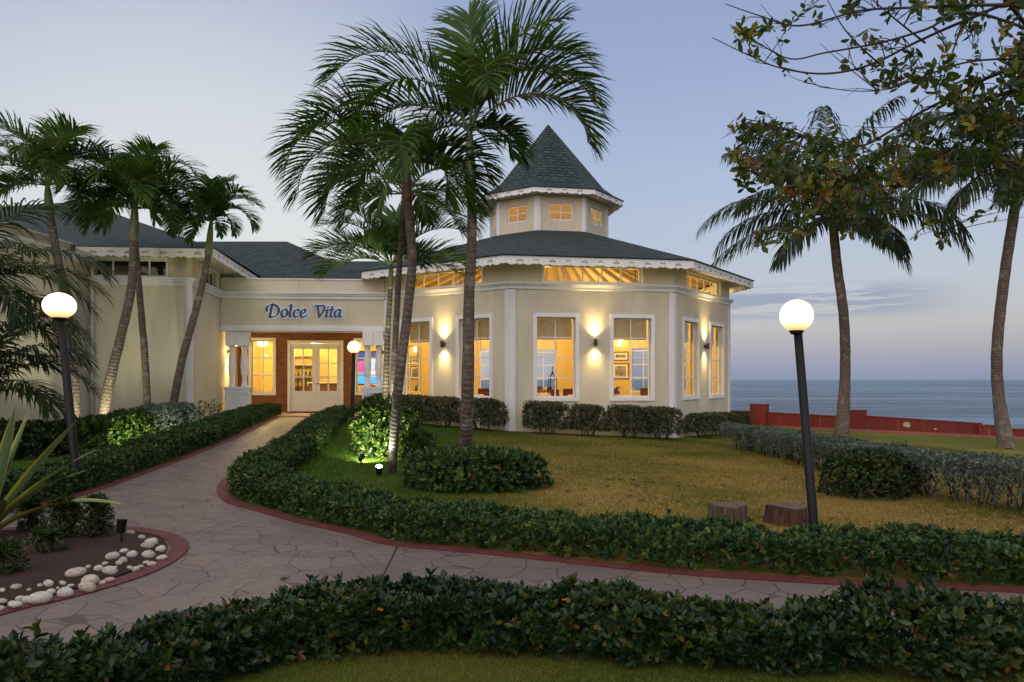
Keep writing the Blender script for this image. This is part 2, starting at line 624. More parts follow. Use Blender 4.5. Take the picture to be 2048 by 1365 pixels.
M['hedge_dark'] = leafmat('hedge_leaf_dark', [(.008, .022, .009, 1), (.016, .042, .014, 1), (.028, .062, .016, 1), (.075, .095, .018, 1), (.14, .07, .025, 1)], .36, .18, .32)
M['silver_leaf'] = leafmat('silver_leaf', [(.06, .085, .062, 1), (.14, .18, .155, 1), (.25, .30, .27, 1)], .55, .15, .3)
M['button_leaf'] = leafmat('wall_shrub_leaf', [(.045, .055, .026, 1), (.095, .105, .055, 1), (.18, .18, .10, 1)], .5, .2, .3)
M['shrub_leaf'] = leafmat('shrub_leaf', [(.018, .044, .010, 1), (.042, .080, .014, 1), (.095, .13, .022, 1)], .36, .28, .35)
M['almond_leaf'] = leafmat('tree_leaf', [(.022, .052, .012, 1), (.046, .082, .016, 1), (.09, .125, .022, 1), (.25, .23, .028, 1), (.20, .06, .016, 1)], .38, .4, .4)
M['bed_leaf'] = leafmat('bed_shrub_leaf', [(.018, .036, .010, 1), (.040, .066, .014, 1), (.09, .11, .02, 1)], .4, .25, .4)
M['dry_leaf'] = simple('dry_leaf', (.12, .045, .02), .7, var=.4)
M['grass'] = leafmat('grass_blade', [(.035, .075, .010, 1), (.075, .095, .018, 1), (.21, .165, .042, 1), (.32, .21, .075, 1)], .7, .3, .15)
M['flower'] = simple('orange_flower', (.55, .13, .015), .6)

# ------------------------------------------------------------------ ground, path, sea
from mathutils.geometry import delaunay_2d_cdt


def fill_poly(name, pts, zoff, step, mat, kind='structure', zfun=gzf, label=None, cat=None):
    pts = [Vector((p[0], p[1])) for p in pts]
    n = len(pts)
    P = np.array([(p.x, p.y) for p in pts])
    xs = np.arange(P[:, 0].min(), P[:, 0].max(), step)
    ys = np.arange(P[:, 1].min(), P[:, 1].max(), step)
    inner = []
    for x in xs:
        for y in ys:
            c = False
            j = n - 1
            for i in range(n):
                if (P[i, 1] > y) != (P[j, 1] > y) and x < (P[j, 0] - P[i, 0]) * (y - P[i, 1]) / (P[j, 1] - P[i, 1]) + P[i, 0]:
                    c = not c
                j = i
            if c:
                inner.append(Vector((x + .013, y + .007)))
    vs, _, fs, *_r = delaunay_2d_cdt(pts + inner, [(i, (i + 1) % n) for i in range(n)], [list(range(n))], 1, 1e-4)
    mb = MB()
    mb.mesh([(v.x, v.y, zfun(v.x, v.y) + zoff) for v in vs], fs, 0, True)
    o = mb.build(name, mat)
    return setp(o, label, cat, None, kind)


def smooth_line(pts, sub=6):
    """Catmull-Rom through 2D points"""
    P = [Vector((p[0], p[1])) for p in pts]
    out = []
    for i in range(len(P) - 1):
        p0, p1, p2, p3 = P[max(0, i - 1)], P[i], P[i + 1], P[min(len(P) - 1, i + 2)]
        for k in range(sub):
            t_ = k / sub
            out.append(0.5 * ((2 * p1) + (p2 - p0) * t_ + (2 * p0 - 5 * p1 + 4 * p2 - p3) * t_ ** 2 + (3 * p1 - p0 - 3 * p2 + p3) * t_ ** 3))
    out.append(P[-1])
    return out


def offset(line, d):
    out = []
    for i, p in enumerate(line):
        a, b = line[max(0, i - 1)], line[min(len(line) - 1, i + 1)]
        t_ = (b - a).normalized()
        out.append(p + Vector((-t_.y, t_.x)) * d)
    return out


def strip(mb, line, d0, d1, z0, zt):
    """flat kerb band beside a line, with a small thickness"""
    A, B = offset(line, d0), offset(line, d1)
    s = 0.0
    for i in range(len(line) - 1):
        ds = (line[i + 1] - line[i]).length
        q = [A[i], A[i + 1], B[i + 1], B[i]]
        if d1 < d0:
            q = [A[i], B[i], B[i + 1], A[i + 1]]
            uv = [(s, 0), (s, 1), (s + ds, 1), (s + ds, 0)]
        else:
            uv = [(s, 0), (s + ds, 0), (s + ds, 1), (s, 1)]
            q = [A[i], A[i + 1], B[i + 1], B[i]]
        mb.face([(p.x, p.y, gzf(p.x, p.y) + zt) for p in q], 0, uv)
        for L in (A, B):
            a, b = L[i], L[i + 1]
            mb.face([(a.x, a.y, gzf(a.x, a.y) + z0), (b.x, b.y, gzf(b.x, b.y) + z0), (b.x, b.y, gzf(b.x, b.y) + zt), (a.x, a.y, gzf(a.x, a.y) + zt)], 0)
        s += ds


gx = np.concatenate([np.arange(-70, -14, 2.0), np.arange(-14, 20, .4), np.arange(20, 60, 2.0)])
gy = np.concatenate([np.arange(-40, 0, 2.0), np.arange(0, 42, .4), np.arange(42, 80, 2)])
GX, GY = np.meshgrid(gx, gy)
GZ = gz(GX, GY)
nx, ny = len(gx), len(gy)
idx = np.arange(nx * ny).reshape(ny, nx)
q = np.stack([idx[:-1, :-1], idx[:-1, 1:], idx[1:, 1:], idx[1:, :-1]], -1).reshape(-1, 4)
me = mesh_np('ground', np.stack([GX, GY, GZ], -1).reshape(-1, 3), q.ravel(), np.arange(len(q)) * 4, [M['lawn']], None, True)
o = bpy.data.objects.new('ground', me)
COL.objects.link(o)
setp(o, kind='structure')

mb = MB()
mb.face([(-30000, -30000, -2.5), (30000, -30000, -2.5), (30000, 30000, -2.5), (-30000, 30000, -2.5)])
setp(mb.build('sea', M['sea']), kind='structure')

EDGE_R = smooth_line([G(*p) for p in ((668, 829), (645, 838), (617, 854), (592, 874), (556, 902), (505, 934), (466, 955), (449, 974), (456, 996), (484, 1011), (525, 1021),
                                      (594, 1041), (713, 1068), (792, 1089), (953, 1104), (1137, 1123), (1350, 1145), (1640, 1164), (1793, 1170), (2045, 1182), (2500, 1200))], 5)
EDGE_L = smooth_line([G(*p) for p in ((572, 829), (541, 840), (506, 856), (457, 880), (390, 907), (306, 939), (240, 963), (176, 985), (100, 1006), (0, 1027), (-140, 1060), (-400, 1120))], 5)
near = [G(*p) for p in ((2600, 1320), (1900, 1290), (1300, 1262), (800, 1272), (420, 1330), (60, 1460))] + [Vector((-4.2, 1.2)), Vector((-9, 2.2)), Vector((-12, 6))]
fill_poly('path', list(EDGE_R) + near + list(reversed(EDGE_L)), .006, .45, M['path'])
mb = MB()
strip(mb, EDGE_R, 0.07, -.10, 0, .016)
strip(mb, EDGE_L, -.07, .10, 0, .016)
cross = [G(1778, 1171).xy, G(1850, 1212).xy, G(1930, 1262).xy]
strip(mb, smooth_line(cross, 3), -.13, .13, 0, .011)
# the bed's own border
BED = smooth_line([G(*p) for p in ((-420, 1325), (-200, 1284), (0, 1222), (145, 1188), (265, 1151), (326, 1121), (347, 1098), (334, 1080), (296, 1069), (240, 1062), (120, 1059), (0, 1064), (-200, 1080), (-420, 1110))], 5)
strip(mb, BED, .02, -.135, 0, .018)
setp(mb.build('path_border', M['border']), kind='structure')
mb = MB()
J = [G(797, 1089).xy, G(783, 1120).xy, G(760, 1165).xy, G(745, 1200).xy]
A, B = offset(J, -.008), offset(J, .008)
for i in range(3):
    mb.face([(p.x, p.y, gzf(p.x, p.y) + .0095) for p in (A[i], B[i], B[i + 1], A[i + 1])])
setp(mb.build('path_joint', M['dark']), kind='structure')
bx_ = np.array([p.x for p in BED])


def bed_z(x, y):
    d = min((Vector((x, y)) - p).length for p in BED)
    return gzf(x, y) + min(.07, .2 * d)


fill_poly('planting_bed_soil', offset(BED, .05), .012, .22, M['mulch'], zfun=bed_z)

# ------------------------------------------------------------------ buildings
GLASS, FRAME = M['glass'], M['white']


def panel(mb, p0, p1, z0, z1, th, holes, mi0=0.0, mi1=0.0, m=0, m_in=None, m_rev=None):
    """a wall with openings: outer face on the right of p0->p1, mitred ends"""
    p0, p1 = Vector(p0[:2]), Vector(p1[:2])
    t_ = (p1 - p0).normalized()
    n_ = Vector((t_.y, -t_.x))
    L = (p1 - p0).length
    m_in = m if m_in is None else m_in
    m_rev = m if m_rev is None else m_rev
    us = sorted({0.0, L, *[h[0] for h in holes], *[h[1] for h in holes]})
    zs = sorted({z0, z1, *[h[2] for h in holes], *[h[3] for h in holes]})

    def po(u, z):
        p = p0 + t_ * u
        return (p.x, p.y, z)

    def pi(u, z):
        uu = mi0 if u == 0.0 else (L - mi1 if u == L else u)
        p = p0 + t_ * uu - n_ * th
        return (p.x, p.y, z)

    def hole(u, z):
        return any(h[0] < u < h[1] and h[2] < z < h[3] for h in holes)

    for i in range(len(us) - 1):
        for j in range(len(zs) - 1):
            a, b, c, d = us[i], us[i + 1], zs[j], zs[j + 1]
            if hole((a + b) / 2, (c + d) / 2):
                continue
            uvf = [(a, c), (b, c), (b, d), (a, d)]
            mb.face([po(a, c), po(b, c), po(b, d), po(a, d)], m, uvf)
            mb.face([pi(b, c), pi(a, c), pi(a, d), pi(b, d)], m_in, uvf)
    for (a, b, c, d) in holes:
        for (u0, u1, z_0, z_1) in ((a, a, c, d), (b, b, d, c)):
            mb.face([po(u0, z_0), po(u0, z_1), pi(u0, z_1), pi(u0, z_0)], m_rev)
        mb.face([po(a, c), pi(a, c), pi(b, c), po(b, c)], m_rev)
        mb.face([po(a, d), po(b, d), pi(b, d), pi(a, d)], m_rev)
    mb.face([po(0.0, z1), po(L, z1), pi(L, z1), pi(0.0, z1)], m)
    mb.face([po(0.0, z0), pi(0.0, z0), pi(L, z0), po(L, z0)], m)
    mb.face([po(0.0, z0), po(0.0, z1), pi(0.0, z1), pi(0.0, z0)], m)
    mb.face([po(L, z0), pi(L, z0), pi(L, z1), po(L, z1)], m)
    return p0, t_, n_, L


def frame2(p0, p1):
    p0, p1 = Vector(p0[:2]), Vector(p1[:2])
    t_ = (p1 - p0).normalized()
    return p0, t_, Vector((t_.y, -t_.x)), (p1 - p0).length


def window(parent, fr_, a, b, c, d, rows=4, cols=2, casing=.11, depth=.13, shade=0.0, proud=.035, th=.25, bar=.022, name='window'):
    """opening a..b by c..d of a wall: casing round it, sash bars, pane and fabric shade; the frame is the part"""
    p0, t_, n_, L = fr_
    mb = MB()
    k = casing
    if k:
        mb.box(p0, t_, n_, a - k, a, -.002, proud, c - k, d + k)
        mb.box(p0, t_, n_, b, b + k, -.002, proud, c - k, d + k)
        mb.box(p0, t_, n_, a, b, -.002, proud - .002, d, d + k)
        mb.box(p0, t_, n_, a, b, -.002, proud + .012, c - k, c)
    e = .035
    mb.box(p0, t_, n_, a + .002, a + e, -depth - .03, -depth + .015, c + .002, d - .002)
    mb.box(p0, t_, n_, b - e, b - .002, -depth - .03, -depth + .015, c + .002, d - .002)
    mb.box(p0, t_, n_, a + e, b - e, -depth - .03, -depth + .013, d - e, d - .002)
    mb.box(p0, t_, n_, a + e, b - e, -depth - .03, -depth + .013, c + .002, c + e)
    for i in range(1, cols):
        u = a + (b - a) * i / cols
        mb.box(p0, t_, n_, u - bar / 2, u + bar / 2, -depth - .022, -depth + .008, c + e, d - e)
    for j in range(1, rows):
        z = c + (d - c) * j / rows
        mb.box(p0, t_, n_, a + e, b - e, -depth - .018, -depth + .004, z - bar / 2, z + bar / 2)
    f = mb.build(name, FRAME, parent)
    mb = MB()
    P = lambda u, z, dd: (p0.x + t_.x * u + n_.x * dd, p0.y + t_.y * u + n_.y * dd, z)
    mb.face([P(a + .01, c + .01, -depth - .008), P(b - .01, c + .01, -depth - .008), P(b - .01, d - .01, -depth - .008), P(a + .01, d - .01, -depth - .008)])
    mb.build('pane', GLASS, f)
    if shade:
        mb = MB()
        zb = d - (d - c) * shade
        nn = 10
        for i in range(nn):                                  # soft folds hanging
            u0, u1 = a + .03 + (b - a - .06) * i / nn, a + .03 + (b - a - .06) * (i + 1) / nn
            w0, w1 = .012 * math.sin(i * 2.1), .012 * math.sin((i + 1) * 2.1)
            for (zz0, zz1, ex) in ((zb, zb + (d - zb) * .33, .02), (zb + (d - zb) * .33, zb + (d - zb) * .66, .012), (zb + (d - zb) * .66, d - .02, 0)):
                mb.face([P(u0, zz0, -th - .03 - w0 - ex), P(u1, zz0, -th - .03 - w1 - ex), P(u1, zz1, -th - .03 - w1), P(u0, zz1, -th - .03 - w0)], 0, None, True)
        mb.build('window_shade', M['shade'], f)
    return f


def fascia(mb, p0, p1, ztop, h=.21, period=.92, th=.03):
    """white eaves board with scalloped lower edge and dark sprays laid on for shaded cut-outs"""
    p0, t_, n_, L = frame2(p0, p1)
    k = max(1, round(L / period))
    per = L / k
    N = k * 14

    def zb(u):
        x = (u / per) % 1.0
        c = abs(x - .5)
        base = h * (1 + .16 * math.sin(x * math.pi * 4 - math.pi / 2))
        return ztop - base - (.075 * max(0, 1 - c / .09)) - .05 * max(0, 1 - min(x, 1 - x) / .07)

    P = lambda u, z, dd: (p0.x + t_.x * u + n_.x * dd, p0.y + t_.y * u + n_.y * dd, z)
    for i in range(N):
        a, b = L * i / N, L * (i + 1) / N
        mb.face([P(a, zb(a), 0), P(b, zb(b), 0), P(b, ztop, 0), P(a, ztop, 0)], 0)
        mb.face([P(b, zb(b), -th), P(a, zb(a), -th), P(a, ztop, -th), P(b, ztop, -th)], 0)
        mb.face([P(a, zb(a), -th), P(b, zb(b), -th), P(b, zb(b), 0), P(a, zb(a), 0)], 0)
    mb.face([P(0, ztop, 0), P(L, ztop, 0), P(L, ztop, -th), P(0, ztop, -th)], 0)

    def petal(u, z, ang, l, wd):
        d = Vector((math.sin(ang), math.cos(ang)))
        s = Vector((d.y, -d.x))
        q = [Vector((u, z)), Vector((u, z)) + d * l * .55 + s * wd, Vector((u, z)) + d * l, Vector((u, z)) + d * l * .55 - s * wd]
        mb.face([P(v.x, v.y, .003) for v in q], 1)  # dark face on the board, painted for the shade in a hole

    for i in range(k):
        u = per * (i + .5)
        for a in (-.95, -.48, 0, .48, .95):
            petal(u + .035 * a, ztop - h * .78, a, .115 - .02 * abs(a), .012)
        for sgn in (-1, 1):
            petal(u + sgn * per * .27, ztop - h * .55, 0, .025, .010)
        if i:
            for a in (-1.0, -.5, 0, .5, 1.0):
                petal(per * i + .03 * a, ztop - h * .62, a, .075, .009)
    return


def beam(mb, p, q, w_, h_, m=0):
    p, q = Vector(p), Vector(q)
    d = (q - p).normalized()
    s = d.cross(Vector((0, 0, 1))).normalized()
    u = s.cross(d)
    c = []
    for e in (p, q):
        for (i, j) in ((-1, -1), (1, -1), (1, 1), (-1, 1)):
            c.append(e + s * (i * w_ / 2) + u * (j * h_ / 2))
    mb.mesh(c, [(0, 3, 2, 1), (4, 5, 6, 7), (0, 1, 5, 4), (1, 2, 6, 5), (2, 3, 7, 6), (3, 0, 4, 7)], m)


# ---- the octagonal pavilion
C0 = Vector((1.34, 27.85))
RW = 6.48


def oc(R, i, z=None):
    a = math.radians(-102.5 + 45 * i)
    p = (C0.x + R * math.cos(a), C0.y + R * math.sin(a))
    return Vector(p) if z is None else (p[0], p[1], z)


def oct_ring(mb, prof, m=0, inner=False, faces=range(8), smooth=False):
    acc = 0.0
    for (r0, z0), (r1, z1) in zip(prof[:-1], prof[1:]):
        ds = math.hypot((r1 - r0) * .924, z1 - z0)
        for i in faces:
            w0, w1 = r0 * .3827, r1 * .3827
            q = [oc(r0, i, z0), oc(r0, i + 1, z0), oc(r1, i + 1, z1), oc(r1, i, z1)]
            uv = [(-w0 + i * 7.3, acc), (w0 + i * 7.3, acc), (w1 + i * 7.3, acc + ds), (-w1 + i * 7.3, acc + ds)]
            if inner:
                q.reverse()
                uv.reverse()
            mb.face(q, m, uv, smooth)
        acc += ds


PAV = thing('octagonal_pavilion', (C0.x, C0.y, 0), 'cream octagonal restaurant pavilion with cupola and dark green shingle roofs', 'building')
FL = .38                                                    # dining room floor
HOLES = [(.79, 1.94, 1.09, 3.42), (3.09, 4.25, 1.09, 3.42), (1.0, 3.95, 4.45, 4.92)]
TH = .25
MIT = TH * math.tan(math.radians(22.5))
wall_mb = MB()
frames = []
for i in range(8):
    hs_ = HOLES if i != 6 else HOLES[2:]
    frames.append(panel(wall_mb, oc(RW, i), oc(RW, i + 1), -.7, 5.0, TH, hs_, MIT, MIT, 0, 1, 0))
wall_mb.build('wall', [M['wall'], M['wall_in']], PAV)
for i, fr_ in enumerate(frames):
    if i != 6:
        for h in HOLES[:2]:
            window(PAV, fr_, *h, rows=4, cols=2, shade=(.27 if i in (7, 0, 1, 2) else .2), bar=.026)
    window(PAV, fr_, *HOLES[2], rows=1, cols=5, casing=.07, depth=.10, name='clerestory_window', bar=.035, proud=.03)
mb = MB()
oct_ring(mb, [(RW + .002, 4.20), (RW + .05, 4.22), (RW + .06, 4.28), (RW + .12, 4.34), (RW + .15, 4.36), (RW + .15, 4.41), (RW + .002, 4.44)])
mb.build('cornice', M['trim'], PAV)
for i in range(8):
    mb = MB()
    for (p, q_, s) in ((oc(RW, i), oc(RW, i + 1), 0), (oc(RW, i - 1), oc(RW, i), 1)):
        p0, t_, n_, L = frame2(p, q_)
        mt = .035 * math.tan(math.radians(22.5))
        P = lambda u, d, z: (p0.x + t_.x * u + n_.x * d, p0.y + t_.y * u + n_.y * d, z)
        if s == 0:
            ua, ub, oa, ob = 0, .16, -mt, .16
        else:
            ua, ub, oa, ob = L - .16, L, L - .16, L + mt
        mb.face([P(oa, .035, -.7), P(ob, .035, -.7), P(ob, .035, 4.2), P(oa, .035, 4.2)])
        if s == 0:
            mb.face([P(ub, 0, -.7), P(ub, 0, 4.2), P(ob, .035, 4.2), P(ob, .035, -.7)])
        else:
            mb.face([P(ua, 0, -.7), P(oa, .035, -.7), P(oa, .035, 4.2), P(ua, 0, 4.2)])
    mb.build('corner_trim', M['trim'], PAV)
mb = MB()
oct_ring(mb, [(7.33, 5.05), (7.33, 5.075), (2.12, 6.76)])
oct_ring(mb, [(7.33, 5.05), (7.20, 5.04), (6.2, 5.36), (2.22, 6.62)], inner=True)
mb.build('roof', M['shingle'], PAV)
mb = MB()
for i in range(8):
    fascia(mb, oc(7.28, i), oc(7.28, i + 1), 5.05, .22)
mb.build('fascia', [M['white'], M['dark']], PAV)
mb = MB()
oct_ring(mb, [(7.24, 4.985), (6.40, 4.985)], inner=True)
oct_ring(mb, [(7.24, 5.0), (6.40, 5.0)])
mb.build('soffit', M['soffit'], PAV)
mb = MB()
oct_ring(mb, [(6.22, 5.10), (2.2, 6.50)], inner=True)
mb.build('ceiling', M['ceil'], PAV)
mb = MB()
for i in range(8):
    a0, a1, b0, b1 = Vector(oc(6.2, i, 5.03)), Vector(oc(6.2, i + 1, 5.03)), Vector(oc(2.25, i, 6.41)), Vector(oc(2.25, i + 1, 6.41))
    for k in range(6):
        f = (k + .5) / 6
        beam(mb, a0.lerp(a1, f), b0.lerp(b1, f), .09, .16)
mb.build('rafters', M['rafter'], PAV)
mb = MB()
mb.face([oc(6.3, i, FL) for i in range(8)])
mb.face([oc(6.3, i, FL - .3) for i in range(8)][::-1])
mb.build('floor', M['floor_in'], PAV)
# cupola
RC = 2.2
cmb = MB()
cfr = []
LC = 2 * RC * math.sin(math.radians(22.5))
CH = [(LC / 2 - .41, LC / 2 + .41, 7.10, 7.67)]
for i in range(8):
    cfr.append(panel(cmb, oc(RC, i), oc(RC, i + 1), 6.5, 7.95, .12, CH, .05, .05))
CUP = cmb.build('cupola', M['wall'], PAV)
for fr_ in cfr:
    window(CUP, fr_, *CH[0], rows=2, cols=2, casing=.0, depth=.05, bar=.025, name='cupola_window')
for i in range(8):
    mb = MB()
    for s in (0, 1):
        p0, t_, n_, L = frame2(oc(RC, i - s), oc(RC, i + 1 - s))
        mt = .03 * .4142
        P = lambda u, d, z: (p0.x + t_.x * u + n_.x * d, p0.y + t_.y * u + n_.y * d, z)
        oa, ob = (-mt, .12) if s == 0 else (L - .12, L + mt)
        mb.face([P(oa, .03, 6.6), P(ob, .03, 6.6), P(ob, .03, 7.93), P(oa, .03, 7.93)])
        e_ = ob if s == 0 else oa
        mb.face([P(e_, 0, 6.6), P(e_, .03, 6.6), P(e_, .03, 7.93), P(e_, 0, 7.93)])
    mb.build('corner_post', M['trim'], CUP)
mb = MB()
oct_ring(mb, [(2.80, 8.08), (2.80, 8.10), (2.42, 8.30), (2.05, 8.58), (.03, 11.06)])
oct_ring(mb, [(2.80, 8.08), (2.0, 8.18), (.03, 10.9)], inner=True)
CUPIN = MB()
oct_ring(CUPIN, [(2.07, 7.94), (1.95, 8.15), (.05, 10.6)], inner=True)
CUPIN.build('cupola_ceiling', M['ceil'], CUP)
mb.build('cupola_roof', M['shingle'], CUP)
mb = MB()
for i in range(8):
    fascia(mb, oc(2.76, i), oc(2.76, i + 1), 8.08, .155, .95)
mb.build('cupola_fascia', [M['white'], M['dark']], CUP)
mb = MB()
oct_ring(mb, [(2.74, 7.96), (2.1, 7.96)], inner=True)
oct_ring(mb, [(2.74, 7.975), (2.1, 7.975)])
mb.build('cupola_soffit', M['soffit'], CUP)

# ---- the entrance block between pavilion and wing
ENT = thing('entrance_building', (-6.7, 25.5, .4), 'low cream entrance building with brick porch and white double doors', 'building')
E0, E1 = Vector((-9.30, 23.95)), Vector((-4.14, 24.36))
FLE = .44
mb = MB()
pe = panel(mb, E0, E1, 3.17, 4.82, .3, [])
mb.build('wall', M['wall'], ENT)
mb = MB()
p0, t_, n_, L = pe
for (z0, z1, d) in ((4.20, 4.30, .05), (4.30, 4.36, .09), (4.36, 4.42, .14), (3.17, 3.30, .06), (3.30, 3.345, .035), (4.82, 4.86, .03)):
    mb.box(p0, t_, n_, .0, L - .02, -.002 if z0 < 4.8 else -.3, d, z0, z1 - .001)
mb.box(p0, t_, n_, .0, L, -.32, .0, 3.14, 3.169)
mb.build('cornice', M['trim'], ENT)
B0, B1 = Vector((-9.92, 27.10)), Vector((-4.72, 27.50))
bt = (B1 - B0).normalized()


def ub(px):
    k = (px - CX) / F
    dxx, dyy = B1.x - B0.x, B1.y - B0.y
    s = (k * B0.y - B0.x) / (dxx - k * dyy)
    return s * (B1 - B0).length


WL = (ub(503), ub(546), 1.14, 3.02)
DR = (ub(577), ub(685), FLE, 3.0)
WR = (ub(713), ub(765), 1.14, 3.02)
mb = MB()
fb = panel(mb, B0, B1, .1, 3.5, .25, [WL, DR, WR])
mb.build('brick_wall', M['brick'], ENT)
window(ENT, fb, *WL, rows=3, cols=2, casing=.10, bar=.05, shade=0)
window(ENT, fb, *WR, rows=3, cols=2, casing=.10, bar=.05, shade=0)
p0, t_, n_, L = fb
mb = MB()
a, b, c, d = DR
mb.box(p0, t_, n_, a - .03, a + .07, -.12, .04, c, d + .03)
mb.box(p0, t_, n_, b - .07, b + .03, -.12, .04, c, d + .03)
mb.box(p0, t_, n_, a + .07, b - .07, -.12, .038, d - .07, d + .03)
mb.build('door_frame', FRAME, ENT)
mid = (a + b) / 2
for (ua, ub_, side) in ((a + .075, mid - .004, 1), (mid + .004, b - .075, -1)):
    mb = MB()
    zt, zs, zr = d - .08, c + .02, c + .72
    st = .13
    mb.box(p0, t_, n_, ua, ua + st, -.10, -.05, zs, zt)
    mb.box(p0, t_, n_, ub_ - st, ub_, -.10, -.05, zs, zt)
    mb.box(p0, t_, n_, ua + st, ub_ - st, -.10, -.051, zt - .2, zt)
    mb.box(p0, t_, n_, ua + st, ub_ - st, -.10, -.051, zr - .1, zr + .03)
    mb.box(p0, t_, n_, ua + st, ub_ - st, -.10, -.051, zs, zs + .14)
    mb.box(p0, t_, n_, ua + st, ub_ - st, -.095, -.075, zs + .14, zr - .1)
    mb.box(p0, t_, n_, ua + st + .06, ub_ - st - .06, -.076, -.06, zs + .2, zr - .16)
    uc = (ua + ub_) / 2
    mb.box(p0, t_, n_, uc - .022, uc + .022, -.095, -.055, zr + .03, zt - .2)
    for j in (1, 2):
        zz = zr + .03 + (zt - .2 - zr - .03) * j / 3
        mb.box(p0, t_, n_, ua + st, ub_ - st, -.092, -.058, zz - .02, zz + .02)
    leaf = mb.build('door', FRAME, ENT)
    mb = MB()
    P = lambda u, z: (p0.x + t_.x * u - n_.x * .08, p0.y + t_.y * u - n_.y * .08, z)
    mb.face([P(ua + st - .01, zr + .02), P(ub_ - st + .01, zr + .02), P(ub_ - st + .01, zt - .19), P(ua + st - .01, zt - .19)])
    mb.build('pane', GLASS, leaf)
    if side == -1:
        mb = MB()
        hp = p0 + t_ * (ua + .06)
        mb.tube([(hp.x + n_.x * dd, hp.y + n_.y * dd, c + 1.02) for dd in (-.05, -.01, .0)], [.028, .012, .012], 10)
        mb.tube([(hp.x, hp.y, c + 1.02), (hp.x + t_.x * .1, hp.y + t_.y * .1, c + 1.02)], .012, 8)
        mb.build('handle', M['bronze'], leaf)
mb = MB()
mb.face([(E0.x - .1, E0.y - .05, FLE), (E1.x - .02, E1.y - .05, FLE), (B1.x, B1.y + .24, FLE), (B0.x, B0.y + .24, FLE)])
mb.face([(E0.x - .1, E0.y - .05, FLE - .3), (E1.x - .02, E1.y - .05, FLE - .3), (E1.x - .02, E1.y - .05, FLE), (E0.x - .1, E0.y - .05, FLE)])
mb.build('porch_floor', M['porch'], ENT)
mb = MB()
mb.face([(E0.x, E0.y + .25, 3.34), (B0.x, B0.y, 3.34), (B1.x, B1.y, 3.34), (E1.x, E1.y + .25, 3.34)])
mb.build('porch_ceiling', M['soffit'], ENT)
mb = MB()
X0, X1, Y0, Y1, Z0_, Z1_ = -10.6, -4.95, 27.62, 31.6, FLE - .01, 3.6
mb.face([(X0, Y0 - .3, Z0_), (X1, Y0 - .1, Z0_), (X1, Y1, Z0_), (X0, Y1, Z0_)], 1)
mb.face([(X0, Y1, Z1_), (X1, Y1, Z1_), (X1, Y0 - .1, Z1_), (X0, Y0 - .3, Z1_)])
mb.face([(X0, Y1, Z0_), (X1, Y1, Z0_), (X1, Y1, Z1_), (X0, Y1, Z1_)])
mb.face([(X0, Y0, Z0_), (X0, Y1, Z0_), (X0, Y1, Z1_), (X0, Y0, Z1_)])
mb.face([(X1, Y1, Z0_), (X1, Y0, Z0_), (X1, Y0, Z1_), (X1, Y1, Z1_)])
mb.build('lobby_wall', [M['wall_in'], M['floor_in']], ENT)
mb = MB()                                                    # flat roof behind the parapet, and the hipped roof over the lobby


def roof_face(mb, pts):
    p = [Vector(q_) for q_ in pts]
    u = (p[1] - p[0]).normalized()
    n3 = (p[1] - p[0]).cross(p[2] - p[0]).normalized()
    v = n3.cross(u)
    mb.face(p, 0, [((q_ - p[0]).dot(u), (q_ - p[0]).dot(v)) for q_ in p])


roof_face(mb, [(-14.5, 27.0, 5.03), (-4.5, 27.3, 5.03), (-9.6, 32, 7.5), (-13.4, 32, 7.5)])
roof_face(mb, [(-4.5, 27.3, 5.03), (-4.5, 37, 5.03), (-9.6, 32, 7.5)])
roof_face(mb, [(-4.5, 37, 5.03), (-14.5, 37, 5.03), (-13.4, 32, 7.5), (-9.6, 32, 7.5)])
roof_face(mb, [(-14.5, 37, 5.03), (-14.5, 27, 5.03), (-13.4, 32, 7.5)])
roof_face(mb, [(-8.5, 27.02, 5.06), (-3.6, 27.3, 5.06), (-3.2, 30.5, 6.42), (-8.0, 30.5, 6.42)])
roof_face(mb, [(-3.2, 33.5, 5.06), (-8, 33.5, 5.06), (-8.0, 30.5, 6.42), (-3.2, 30.5, 6.42)])
mb.build('roof', M['shingle'], ENT)
mb = MB()
mb.face([(E0.x, E0.y + .28, 4.55), (E1.x, E1.y + .28, 4.55), (-4.5, 27.2, 4.95), (-9.9, 27.0, 4.95)])
mb.bx(-14.4, -4.9, 27.75, 36.5, 3.62, 5.02)
mb.build('flat_roof', M['trim'], ENT)
